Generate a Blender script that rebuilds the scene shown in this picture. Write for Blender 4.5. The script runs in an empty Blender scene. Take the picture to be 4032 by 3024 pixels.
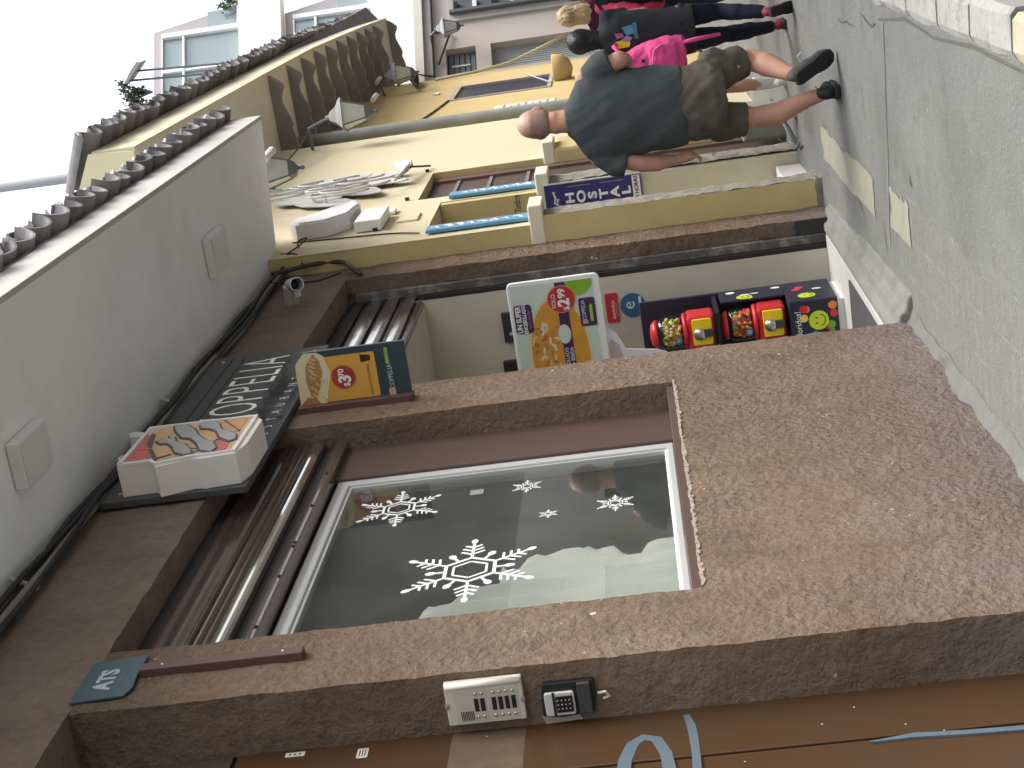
import bpy, bmesh, math, random
from mathutils import Vector, Matrix, noise

random.seed(7)
scene = bpy.context.scene
rad = math.radians

# ------------------------------------------------------------------ camera
CAM_R = Matrix(((0.94563934, 0.30073262, -0.12379872),      # right of the upright picture
                (0.14621793, -0.05313024, 0.98782463),      # up
                (-0.29049363, 0.95222742, 0.09421454)))     # forward
cam_d = bpy.data.cameras.new('camera')
cam_d.sensor_fit = 'HORIZONTAL'
cam_d.sensor_width = 36.0
cam_d.lens = 36.0 * 6300.0 / 4032.0
cam_d.clip_start = 0.05
cam_d.clip_end = 2000
cam = bpy.data.objects.new('camera', cam_d)
scene.collection.objects.link(cam)
cx, cy, cz = -CAM_R[1], CAM_R[0], -CAM_R[2]                 # the phone was held sideways
M = Matrix.Identity(4)
for i in range(3):
    M[i][0], M[i][1], M[i][2] = cx[i], cy[i], cz[i]
M[0][3], M[1][3], M[2][3] = 0.0, 0.0, 1.4
cam.matrix_world = M
scene.camera = cam

# ------------------------------------------------------------------ light
SUN_EL, SUN_AZ = rad(54), rad(72)      # azimuth measured from +Y towards +X
world = bpy.data.worlds.new('World')
scene.world = world
world.use_nodes = True
wn, wl = world.node_tree.nodes, world.node_tree.links
wn.clear()
sky = wn.new('ShaderNodeTexSky')
sky.sky_type = 'NISHITA'
sky.sun_disc = False
sky.sun_elevation = SUN_EL
sky.sun_rotation = SUN_AZ
sky.air_density = 1.0
sky.dust_density = 4.0
hs = wn.new('ShaderNodeHueSaturation')
hs.inputs['Saturation'].default_value = 0.30
bg = wn.new('ShaderNodeBackground')
bg.inputs['Strength'].default_value = 0.15
wo = wn.new('ShaderNodeOutputWorld')
wl.new(sky.outputs[0], hs.inputs['Color'])
wl.new(hs.outputs[0], bg.inputs['Color'])
wl.new(bg.outputs[0], wo.inputs[0])
sun_d = bpy.data.lights.new('sun', 'SUN')
sun_d.energy = 1.2
sun_d.angle = rad(40)
sun_d.color = (1.0, 0.97, 0.92)
sun = bpy.data.objects.new('sun', sun_d)
scene.collection.objects.link(sun)
sd = Vector((math.sin(SUN_AZ) * math.cos(SUN_EL), math.cos(SUN_AZ) * math.cos(SUN_EL), math.sin(SUN_EL)))
sun.rotation_euler = sd.to_track_quat('Z', 'Y').to_euler()
scene.view_settings.view_transform = 'Standard'
scene.view_settings.look = 'None'
scene.view_settings.exposure = 1.38
scene.view_settings.gamma = 1.0
scene.view_settings.use_curve_mapping = False
scene.cycles.max_bounces = 8
scene.cycles.diffuse_bounces = 4
scene.cycles.use_denoising = True

COL = scene.collection

# ------------------------------------------------------------------ materials
MATS = {}
def mat(name, col, rough=0.75, var=0.12, vscale=6.0, bump=0.0, bscale=60.0, metal=0.0, spec=0.4, emit=0.0, dirt=None, dscale=1.5, damt=0.5, objrand=0.0):
    """Principled material with noise variation, optional dirt stains and fine relief."""
    if name in MATS: return MATS[name]
    m = bpy.data.materials.new(name); m.use_nodes = True
    nt = m.node_tree; N, L = nt.nodes, nt.links
    p = N['Principled BSDF']
    tc = N.new('ShaderNodeTexCoord')
    geo = N.new('ShaderNodeNewGeometry')
    no = N.new('ShaderNodeTexNoise'); no.inputs['Scale'].default_value = vscale; no.inputs['Detail'].default_value = 6
    L.new(geo.outputs['Position'], no.inputs['Vector'])
    mx = N.new('ShaderNodeMixRGB'); mx.blend_type = 'MIX'
    mx.inputs[1].default_value = tuple(c * (1 - var) for c in col) + (1,)
    mx.inputs[2].default_value = tuple(min(1, c * (1 + var)) for c in col) + (1,)
    L.new(no.outputs['Fac'], mx.inputs[0])
    out = mx.outputs[0]
    if dirt:
        n2 = N.new('ShaderNodeTexNoise'); n2.inputs['Scale'].default_value = dscale; n2.inputs['Detail'].default_value = 9; n2.inputs['Roughness'].default_value = 0.65
        L.new(geo.outputs['Position'], n2.inputs['Vector'])
        rp = N.new('ShaderNodeValToRGB'); rp.color_ramp.elements[0].position = 0.48; rp.color_ramp.elements[1].position = 0.72
        rp.color_ramp.elements[1].color = (damt, damt, damt, 1)
        L.new(n2.outputs['Fac'], rp.inputs[0])
        m2 = N.new('ShaderNodeMixRGB'); m2.inputs[2].default_value = tuple(dirt) + (1,)
        L.new(rp.outputs[0], m2.inputs[0]); L.new(out, m2.inputs[1]); out = m2.outputs[0]
    if objrand:
        oi = N.new('ShaderNodeObjectInfo'); ra = N.new('ShaderNodeMapRange'); ra.inputs['To Min'].default_value = 1-objrand; ra.inputs['To Max'].default_value = 1+objrand
        L.new(oi.outputs['Random'], ra.inputs['Value'])
        m4 = N.new('ShaderNodeMixRGB'); m4.blend_type = 'MULTIPLY'; m4.inputs[0].default_value = 1.0
        L.new(out, m4.inputs[1]); L.new(ra.outputs[0], m4.inputs[2]); out = m4.outputs[0]
    L.new(out, p.inputs['Base Color'])
    p.inputs['Roughness'].default_value = rough
    p.inputs['Metallic'].default_value = metal
    p.inputs['Specular IOR Level'].default_value = spec
    if bump > 0:
        n3 = N.new('ShaderNodeTexNoise'); n3.inputs['Scale'].default_value = bscale; n3.inputs['Detail'].default_value = 8
        L.new(geo.outputs['Position'], n3.inputs['Vector'])
        b = N.new('ShaderNodeBump'); b.inputs['Strength'].default_value = bump; b.inputs['Distance'].default_value = 0.01
        L.new(n3.outputs['Fac'], b.inputs['Height']); L.new(b.outputs[0], p.inputs['Normal'])
    MATS[name] = m
    return m

def stucco(name, col, col2, chips=True, bump=0.7, sc=1.0):
    if name in MATS: return MATS[name]
    m = bpy.data.materials.new(name); m.use_nodes = True
    N, L = m.node_tree.nodes, m.node_tree.links
    p = N['Principled BSDF']; p.inputs['Roughness'].default_value = 0.85; p.inputs['Specular IOR Level'].default_value = 0.25
    g = N.new('ShaderNodeNewGeometry')
    n1 = N.new('ShaderNodeTexNoise'); n1.inputs['Scale'].default_value = 2.2; n1.inputs['Detail'].default_value = 8; n1.inputs['Roughness'].default_value = 0.62
    L.new(g.outputs['Position'], n1.inputs['Vector'])
    r1 = N.new('ShaderNodeValToRGB'); r1.color_ramp.elements[0].position = 0.35; r1.color_ramp.elements[1].position = 0.68
    L.new(n1.outputs['Fac'], r1.inputs[0])
    mx = N.new('ShaderNodeMixRGB'); mx.inputs[1].default_value = tuple(col) + (1,); mx.inputs[2].default_value = tuple(col2) + (1,)
    L.new(r1.outputs[0], mx.inputs[0]); out = mx.outputs[0]
    n2 = N.new('ShaderNodeTexNoise'); n2.inputs['Scale'].default_value = 34 * sc; n2.inputs['Detail'].default_value = 7; n2.inputs['Roughness'].default_value = 0.6
    L.new(g.outputs['Position'], n2.inputs['Vector'])
    n4 = N.new('ShaderNodeTexNoise'); n4.inputs['Scale'].default_value = 11 * sc; n4.inputs['Detail'].default_value = 4
    L.new(g.outputs['Position'], n4.inputs['Vector'])
    ad = N.new('ShaderNodeMath'); ad.operation = 'ADD'; L.new(n2.outputs['Fac'], ad.inputs[0]); L.new(n4.outputs['Fac'], ad.inputs[1])
    # slight colour shift with the relief: hollows darker, crumbs paler
    r2 = N.new('ShaderNodeValToRGB'); r2.color_ramp.elements[0].position = 0.35; r2.color_ramp.elements[0].color = (0.74, 0.72, 0.7, 1); r2.color_ramp.elements[1].position = 0.68; r2.color_ramp.elements[1].color = (1.22, 1.2, 1.18, 1)
    L.new(n2.outputs['Fac'], r2.inputs[0])
    mu = N.new('ShaderNodeMixRGB'); mu.blend_type = 'MULTIPLY'; mu.inputs[0].default_value = 0.5
    L.new(out, mu.inputs[1]); L.new(r2.outputs[0], mu.inputs[2]); out = mu.outputs[0]
    if chips:
        v = N.new('ShaderNodeTexVoronoi'); v.inputs['Scale'].default_value = 13; v.inputs['Randomness'].default_value = 1.0
        vm = N.new('ShaderNodeVectorMath'); vm.operation = 'MULTIPLY_ADD'
        nn = N.new('ShaderNodeTexNoise'); nn.inputs['Scale'].default_value = 60
        L.new(g.outputs['Position'], nn.inputs['Vector'])
        L.new(nn.outputs['Color'], vm.inputs[0]); vm.inputs[1].default_value = (0.025, 0.025, 0.025); L.new(g.outputs['Position'], vm.inputs[2])
        L.new(vm.outputs[0], v.inputs['Vector'])
        sp = N.new('ShaderNodeSeparateColor'); L.new(v.outputs['Color'], sp.inputs[0])
        th = N.new('ShaderNodeMath'); th.operation = 'MULTIPLY'; th.inputs[1].default_value = 0.42
        gt = N.new('ShaderNodeMath'); gt.operation = 'SUBTRACT'; gt.inputs[1].default_value = 0.58
        L.new(sp.outputs[0], gt.inputs[0]); L.new(gt.outputs[0], th.inputs[0])
        lt = N.new('ShaderNodeMath'); lt.operation = 'LESS_THAN'
        nm = N.new('ShaderNodeTexNoise'); nm.inputs['Scale'].default_value = 2.1; nm.inputs['Detail'].default_value = 4; L.new(g.outputs['Position'], nm.inputs['Vector'])
        rm = N.new('ShaderNodeMapRange'); rm.inputs['From Min'].default_value = 0.45; rm.inputs['From Max'].default_value = 0.68; L.new(nm.outputs['Fac'], rm.inputs['Value'])
        tm = N.new('ShaderNodeMath'); tm.operation = 'MULTIPLY'; L.new(th.outputs[0], tm.inputs[0]); L.new(rm.outputs[0], tm.inputs[1])
        L.new(v.outputs['Distance'], lt.inputs[0]); L.new(tm.outputs[0], lt.inputs[1])
        mc = N.new('ShaderNodeMixRGB'); mc.inputs[2].default_value = (0.54, 0.48, 0.43, 1)
        L.new(lt.outputs[0], mc.inputs[0]); L.new(out, mc.inputs[1]); out = mc.outputs[0]
    sz = N.new('ShaderNodeSeparateXYZ'); L.new(g.outputs['Position'], sz.inputs[0])
    nd = N.new('ShaderNodeTexNoise'); nd.inputs['Scale'].default_value = 2.6; nd.inputs['Detail'].default_value = 7; nd.inputs['Roughness'].default_value = 0.65
    L.new(g.outputs['Position'], nd.inputs['Vector'])
    ma = N.new('ShaderNodeMath'); ma.operation = 'MULTIPLY_ADD'; ma.inputs[1].default_value = 1.5; L.new(nd.outputs['Fac'], ma.inputs[0]); L.new(sz.outputs['Z'], ma.inputs[2])
    md = N.new('ShaderNodeMapRange'); md.inputs['From Min'].default_value = 1.55; md.inputs['From Max'].default_value = 0.85; md.inputs['To Min'].default_value = 0.0; md.inputs['To Max'].default_value = 0.75
    L.new(ma.outputs[0], md.inputs['Value'])
    mdx = N.new('ShaderNodeMixRGB'); mdx.inputs[2].default_value = (0.19, 0.158, 0.145, 1); L.new(md.outputs[0], mdx.inputs[0]); L.new(out, mdx.inputs[1]); out = mdx.outputs[0]
    ns = N.new('ShaderNodeTexNoise'); ns.inputs['Scale'].default_value = 1.3; ns.inputs['Detail'].default_value = 10; ns.inputs['Roughness'].default_value = 0.7
    vm2 = N.new('ShaderNodeVectorMath'); vm2.operation = 'MULTIPLY'; vm2.inputs[1].default_value = (2.0, 2.4, 0.8); L.new(g.outputs['Position'], vm2.inputs[0]); L.new(vm2.outputs[0], ns.inputs['Vector'])
    rs = N.new('ShaderNodeValToRGB'); rs.color_ramp.elements[0].position = 0.50; rs.color_ramp.elements[0].color = (1, 1, 1, 1); rs.color_ramp.elements[1].position = 0.72; rs.color_ramp.elements[1].color = (0.60, 0.57, 0.55, 1)
    L.new(ns.outputs['Fac'], rs.inputs[0])
    ms = N.new('ShaderNodeMixRGB'); ms.blend_type = 'MULTIPLY'; ms.inputs[0].default_value = 0.8; L.new(out, ms.inputs[1]); L.new(rs.outputs[0], ms.inputs[2]); out = ms.outputs[0]
    L.new(out, p.inputs['Base Color'])
    b = N.new('ShaderNodeBump'); b.inputs['Distance'].default_value = 0.042
    n5 = N.new('ShaderNodeTexNoise'); n5.inputs['Scale'].default_value = 1.1; n5.inputs['Detail'].default_value = 3
    L.new(g.outputs['Position'], n5.inputs['Vector'])
    mr = N.new('ShaderNodeMapRange'); mr.inputs['From Min'].default_value = 0.35; mr.inputs['From Max'].default_value = 0.65; mr.inputs['To Min'].default_value = bump*0.45; mr.inputs['To Max'].default_value = bump
    L.new(n5.outputs['Fac'], mr.inputs['Value']); L.new(mr.outputs[0], b.inputs['Strength'])
    L.new(ad.outputs[0], b.inputs['Height']); L.new(b.outputs[0], p.inputs['Normal'])
    MATS[name] = m
    return m

def glass_mat(name, tint=(0.8, 0.86, 0.82), refl=1.0, veil=0.0):
    if name in MATS: return MATS[name]
    m = bpy.data.materials.new(name); m.use_nodes = True
    N, L = m.node_tree.nodes, m.node_tree.links
    N.remove(N['Principled BSDF'])
    out = N['Material Output']
    tr = N.new('ShaderNodeBsdfTransparent'); tr.inputs[0].default_value = tuple(tint) + (1,)
    gl = N.new('ShaderNodeBsdfGlossy'); gl.inputs['Roughness'].default_value = 0.015
    fr = N.new('ShaderNodeFresnel'); fr.inputs['IOR'].default_value = 1.6
    mu = N.new('ShaderNodeMath'); mu.operation = 'MULTIPLY'; mu.inputs[1].default_value = refl; mu.use_clamp = True
    mx = N.new('ShaderNodeMixShader')
    gg = N.new('ShaderNodeNewGeometry'); iv = N.new('ShaderNodeMath'); iv.operation = 'SUBTRACT'; iv.inputs[0].default_value = 1.0
    m3 = N.new('ShaderNodeMath'); m3.operation = 'MULTIPLY'
    L.new(gg.outputs['Backfacing'], iv.inputs[1]); L.new(mu.outputs[0], m3.inputs[0]); L.new(iv.outputs[0], m3.inputs[1])
    L.new(fr.outputs[0], mu.inputs[0]); L.new(m3.outputs[0], mx.inputs[0]); L.new(tr.outputs[0], mx.inputs[1]); L.new(gl.outputs[0], mx.inputs[2])
    res = mx.outputs[0]
    if veil:  # uneven pale haze painted into the glass, lifting it like a reflected veil
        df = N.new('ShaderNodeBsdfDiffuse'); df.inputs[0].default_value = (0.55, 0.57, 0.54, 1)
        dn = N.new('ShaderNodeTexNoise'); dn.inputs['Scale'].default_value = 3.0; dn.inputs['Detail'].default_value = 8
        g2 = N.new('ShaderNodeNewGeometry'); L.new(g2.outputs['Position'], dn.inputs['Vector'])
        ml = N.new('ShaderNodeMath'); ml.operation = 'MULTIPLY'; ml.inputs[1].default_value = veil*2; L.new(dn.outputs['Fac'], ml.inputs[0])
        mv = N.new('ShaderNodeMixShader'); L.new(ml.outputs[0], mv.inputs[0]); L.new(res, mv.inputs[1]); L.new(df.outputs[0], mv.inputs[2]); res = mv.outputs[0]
    L.new(res, out.inputs[0])
    MATS[name] = m
    return m

M_STUC = stucco('stucco_brown', (0.155, 0.106, 0.074), (0.222, 0.161, 0.117), bump=1.0)
M_STUC2 = stucco('stucco_upper', (0.178, 0.133, 0.102), (0.22, 0.168, 0.132), chips=False, bump=0.45, sc=0.8)
M_SOFF = mat('soffit_white', (0.87, 0.89, 0.91), 0.9, 0.03, 2, 0.05, 90, dirt=(0.72, 0.72, 0.71), dscale=1.4, damt=0.6)
M_FASC = mat('fascia_cream', (0.50, 0.49, 0.455), 0.85, 0.06, 4)
M_TILE = mat('clay_tile', (0.20, 0.19, 0.195), 0.9, 0.25, 5, 0.3, 70, dirt=(0.28, 0.26, 0.25), dscale=5, damt=0.8, objrand=0.38)
M_YEL = mat('yellow_paint', (0.58, 0.475, 0.225), 0.85, 0.05, 3, 0.12, 60, dirt=(0.46, 0.34, 0.15), dscale=2.6, damt=0.6)
M_CREAM = mat('cream_paint', (0.62, 0.545, 0.37), 0.85, 0.05, 3, 0.12, 60, dirt=(0.60, 0.49, 0.30), dscale=2.2, damt=0.5)
M_ORYEL = mat('orange_yellow_paint', (0.60, 0.455, 0.21), 0.85, 0.06, 2, 0.1, 60, dirt=(0.5, 0.35, 0.16), dscale=1.2, damt=0.4)
M_STONE = mat('rough_stone', (0.27, 0.25, 0.21), 0.95, 0.3, 14, 1.0, 30, dirt=(0.2, 0.18, 0.15), dscale=6, damt=0.7)
M_WALLIN = mat('interior_cream', (0.56, 0.52, 0.42), 0.8, 0.04, 3, 0.05, 60, dirt=(0.42, 0.37, 0.28), dscale=2.0, damt=0.3)
M_BRMET = mat('brown_metal', (0.072, 0.045, 0.032), 0.32, 0.15, 8, 0.06, 30, spec=0.7)
M_BRMET2 = mat('brown_frame', (0.085, 0.055, 0.042), 0.5, 0.1, 6, 0.04, 40)
M_GREYFR = mat('grey_aluminium', (0.50, 0.50, 0.49), 0.45, 0.06, 6, metal=0.2)
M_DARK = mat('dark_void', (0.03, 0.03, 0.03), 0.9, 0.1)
M_ROOM = mat('room_green', (0.26, 0.28, 0.24), 0.9, 0.2, 2)
M_WHITE = mat('white_plastic', (0.78, 0.78, 0.76), 0.5, 0.03)
M_LWHITE = mat('letter_white', (0.78, 0.75, 0.69), 0.5, 0.05, 5)
M_PANEL = mat('panel_slate', (0.072, 0.074, 0.078), 0.55, 0.12, 5, 0.03, 40)
M_BLACK = mat('black_plastic', (0.015, 0.015, 0.017), 0.45, 0.2)
M_CABLE = mat('black_cable', (0.025, 0.025, 0.028), 0.6, 0.2)
M_STEEL = mat('steel', (0.55, 0.54, 0.52), 0.28, 0.08, 20, metal=0.9)
M_DOOR = mat('door_brown', (0.070, 0.036, 0.0165), 0.30, 0.16, 3, 0.05, 80, spec=0.5, dirt=(0.056, 0.037, 0.023), dscale=2.2, damt=0.6)
M_GRAF = mat('graffiti_blue', (0.095, 0.125, 0.152), 0.7, 0.12, 20)
M_IVORY = mat('ivory_plastic', (0.58, 0.54, 0.45), 0.45, 0.04)
M_SILV = mat('silver_plastic', (0.56, 0.55, 0.52), 0.4, 0.04)
M_RED = mat('red_plastic', (0.55, 0.03, 0.035), 0.35, 0.08)
M_YELP = mat('yellow_plastic', (0.85, 0.60, 0.02), 0.4, 0.05)
M_SKIN = mat('skin', (0.50, 0.29, 0.20), 0.6, 0.10, 14, 0.05, 90)
M_SKINR = mat('skin_sunburnt', (0.47, 0.25, 0.18), 0.6, 0.12, 12, 0.05, 90)
M_SKIND = mat('skin_tan', (0.36, 0.20, 0.13), 0.6, 0.1, 14)
M_BALD = mat('skin_shaved', (0.46, 0.29, 0.23), 0.5, 0.12, 9)

# ------------------------------------------------------------------ mesh helpers
class MB:
    """collects simple shapes, builds ONE mesh object"""
    def __init__(s): s.v = []; s.f = []; s.m = []; s.cur = 0
    def add(s, vs, fs):
        o = len(s.v); s.v += [tuple(v) for v in vs]; s.f += [tuple(i + o for i in f) for f in fs]; s.m += [s.cur] * len(fs); return s
    def box(s, x0, x1, y0, y1, z0, z1):
        return s.add([(x0,y0,z0),(x1,y0,z0),(x1,y1,z0),(x0,y1,z0),(x0,y0,z1),(x1,y0,z1),(x1,y1,z1),(x0,y1,z1)],
                     [(0,3,2,1),(4,5,6,7),(0,1,5,4),(1,2,6,5),(2,3,7,6),(3,0,4,7)])
    def plate(s, poly, O, r, u, d):
        """polygon in the (r,u) frame at O, extruded along r x u by d"""
        O, r, u = Vector(O), Vector(r), Vector(u); n = r.cross(u).normalized()
        a = [O + r * p[0] + u * p[1] for p in poly]; k = len(a)
        area = sum(poly[i][0]*poly[(i+1)%k][1] - poly[(i+1)%k][0]*poly[i][1] for i in range(k))
        if area < 0: a.reverse()
        b = [p + n * d for p in a]
        return s.add(a + b, [tuple(range(k))[::-1], tuple(range(k, 2*k))] + [(i, (i+1)%k, k+(i+1)%k, k+i) for i in range(k)])
    def tube(s, pts, rr, n=8, caps=True):
        pts = [Vector(p) for p in pts]
        if not isinstance(rr, (list, tuple)): rr = [rr] * len(pts)
        vs, fs = [], []
        up = Vector((0, 0, 1)); prev = None
        for i, p in enumerate(pts):
            d = (pts[min(i+1, len(pts)-1)] - pts[max(i-1, 0)]).normalized()
            if prev is None:
                a = d.cross(up)
                if a.length < 1e-3: a = d.cross(Vector((1, 0, 0)))
            else:
                a = prev - d * prev.dot(d)
            a.normalize(); prev = a; b = d.cross(a)
            for k in range(n):
                t = 2 * math.pi * k / n
                vs.append(p + (a * math.cos(t) + b * math.sin(t)) * rr[i])
        for i in range(len(pts) - 1):
            for k in range(n):
                fs.append((i*n+k, i*n+(k+1)%n, (i+1)*n+(k+1)%n, (i+1)*n+k))
        if caps:
            fs.append(tuple(range(n))[::-1]); fs.append(tuple(range((len(pts)-1)*n, len(pts)*n)))
        return s.add(vs, fs)
    def wire(s, pts, r, n=6, k=5):
        P = [Vector(p) for p in pts]; P = [P[0]*2-P[1]] + P + [P[-1]*2-P[-2]]; o = []
        for i in range(1, len(P)-2):
            for j in range(k):
                t = j/k; a, b_, c, d = P[i-1], P[i], P[i+1], P[i+2]
                o.append(0.5*((2*b_) + (c-a)*t + (2*a-5*b_+4*c-d)*t*t + (3*b_-a-3*c+d)*t**3))
        o.append(P[-2]); return s.tube(o, r, n)
    def lathe(s, prof, c, n=16, axis='z'):
        """prof: list of (radius, height)"""
        c = Vector(c); vs, fs = [], []
        for r, h in prof:
            for k in range(n):
                t = 2 * math.pi * k / n
                if axis == 'z': q = (r*math.cos(t), r*math.sin(t), h)
                elif axis == 'y': q = (r*math.cos(t), h, -r*math.sin(t))
                else: q = (h, r*math.cos(t), r*math.sin(t))
                vs.append(c + Vector(q))
        for i in range(len(prof)-1):
            for k in range(n):
                fs.append((i*n+k, i*n+(k+1)%n, (i+1)*n+(k+1)%n, (i+1)*n+k))
        fs.append(tuple(range(n))[::-1]); fs.append(tuple(range((len(prof)-1)*n, len(prof)*n)))
        return s.add(vs, fs)
    def ball(s, c, r, nu=10, nv=7):
        if not isinstance(r, (list, tuple)): r = (r, r, r)
        c = Vector(c); vs = [c + Vector((0, 0, r[2]))]; fs = []
        for i in range(1, nv):
            ph = math.pi * i / nv
            for k in range(nu):
                t = 2*math.pi*k/nu
                vs.append(c + Vector((r[0]*math.sin(ph)*math.cos(t), r[1]*math.sin(ph)*math.sin(t), r[2]*math.cos(ph))))
        vs.append(c - Vector((0, 0, r[2]))); last = len(vs)-1
        for k in range(nu): fs.append((0, 1+k, 1+(k+1)%nu))
        for i in range(nv-2):
            for k in range(nu):
                a = 1+i*nu+k; b = 1+i*nu+(k+1)%nu
                fs.append((a, a+nu, b+nu, b))
        for k in range(nu): fs.append((last, 1+(nv-2)*nu+(k+1)%nu, 1+(nv-2)*nu+k))
        return s.add(vs, fs)
    def grid(s, O, a, b, step):
        O, a, b = Vector(O), Vector(a), Vector(b)
        na = max(1, int(round(a.length/step))); nb = max(1, int(round(b.length/step)))
        vs = [O + a*(i/na) + b*(j/nb) for j in range(nb+1) for i in range(na+1)]
        fs = [(j*(na+1)+i, j*(na+1)+i+1, (j+1)*(na+1)+i+1, (j+1)*(na+1)+i) for j in range(nb) for i in range(na)]
        return s.add(vs, fs)
    def displace(s, amp=0.005, f=9.0, amp2=0.0025, f2=32.0):
        for i, p in enumerate(s.v):
            v = Vector(p); s.v[i] = tuple(v + noise.noise_vector(v*f)*amp + noise.noise_vector(v*f2)*amp2)
        return s
    def build(s, name, mats, parent=None, smooth=False, bevel=0.0, **tags):
        me = bpy.data.meshes.new(name); me.from_pydata(s.v, [], s.f)
        if not isinstance(mats, (list, tuple)): mats = [mats]
        for m in mats: me.materials.append(m)
        if len(mats) > 1: me.polygons.foreach_set('material_index', s.m)
        if smooth: me.polygons.foreach_set('use_smooth', [True]*len(me.polygons))
        me.update()
        o = bpy.data.objects.new(name, me); COL.objects.link(o)
        if parent: o.parent = parent
        if bevel:
            b = o.modifiers.new('bevel', 'BEVEL'); b.width = bevel; b.segments = 2; b.limit_method = 'ANGLE'
        for k, v in tags.items(): o[k] = v
        return o

def thing(name, label=None, cat=None, group=None, loc=None, kind=None):
    o = bpy.data.objects.new(name, None); COL.objects.link(o); o.empty_display_size = 0.1
    if label: o['label'] = label
    if cat: o['category'] = cat
    if group: o['group'] = group
    if kind: o['kind'] = kind
    return o

def smooth_by_angle(o, ang=40):
    me = o.data
    me.polygons.foreach_set('use_smooth', [True]*len(me.polygons))
    try: me.set_sharp_from_angle(angle=rad(ang))
    except Exception: pass

def text(name, s, m, parent, O, r, u, size, ext=0.0015, sx=1.0, align='CENTER', bold=0.0, label=None, spacing=1.0, side=None):
    c = bpy.data.curves.new(name, 'FONT'); c.body = s; c.size = size; c.extrude = ext; c.align_x = align; c.align_y = 'CENTER'; c.offset = bold; c.resolution_u = 3; c.space_character = spacing
    t = bpy.data.objects.new(name, c)
    me = bpy.data.meshes.new_from_object(t)
    bpy.data.objects.remove(t)
    r, u = Vector(r).normalized(), Vector(u).normalized(); n = r.cross(u)
    mt = Matrix.Identity(4)
    for i in range(3): mt[i][0], mt[i][1], mt[i][2], mt[i][3] = r[i]*sx, u[i], n[i], O[i]
    me.transform(mt); me.materials.clear(); me.materials.append(m); me.name = name
    if side is not None:
        me.materials.append(side)
        for p in me.polygons: p.material_index = 0 if abs(p.normal.dot(n)) > 0.7 else 1
    o = bpy.data.objects.new(name, me); COL.objects.link(o)
    if parent: o.parent = parent
    if label: o['label'] = label
    return o

RX, RY, UZ = Vector((0, 1, 0)), Vector((1, 0, 0)), Vector((0, 0, 1))   # right vectors: RX for faces looking +X, RY for faces looking -Y
def circ(cx, cy, r, n=24, ry=None, a0=0, a1=2*math.pi):
    ry = r if ry is None else ry
    return [(cx + r*math.cos(a0+(a1-a0)*k/n), cy + ry*math.sin(a0+(a1-a0)*k/n)) for k in range(n)]
def rrect(x0, y0, x1, y1, r, n=4):
    o = []
    for (cx, cy, a) in ((x1-r, y0+r, -90), (x1-r, y1-r, 0), (x0+r, y1-r, 90), (x0+r, y0+r, 180)):
        for k in range(n+1):
            t = rad(a + 90*k/n); o.append((cx + r*math.cos(t), cy + r*math.sin(t)))
    return o
def strokepoly(pts, w):
    """polygon outlining a 2D polyline of half width w (list of w allowed)"""
    if not isinstance(w, (list, tuple)): w = [w]*len(pts)
    L, R = [], []
    for i, p in enumerate(pts):
        a = pts[max(i-1, 0)]; b = pts[min(i+1, len(pts)-1)]
        d = Vector((b[0]-a[0], b[1]-a[1])); d.normalize(); n = Vector((-d.y, d.x))
        L.append((p[0]+n.x*w[i], p[1]+n.y*w[i])); R.append((p[0]-n.x*w[i], p[1]-n.y*w[i]))
    return L, R
def ribbon(mb, pts, w, O, r, u, d):
    L, R = strokepoly(pts, w)
    for i in range(len(pts)-1):
        mb.plate([L[i], R[i], R[i+1], L[i+1]], O, r, u, d)
    return mb

SL = 0.016
def gz(y): return SL * y

WX = -2.33          # street face of the brown building

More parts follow.
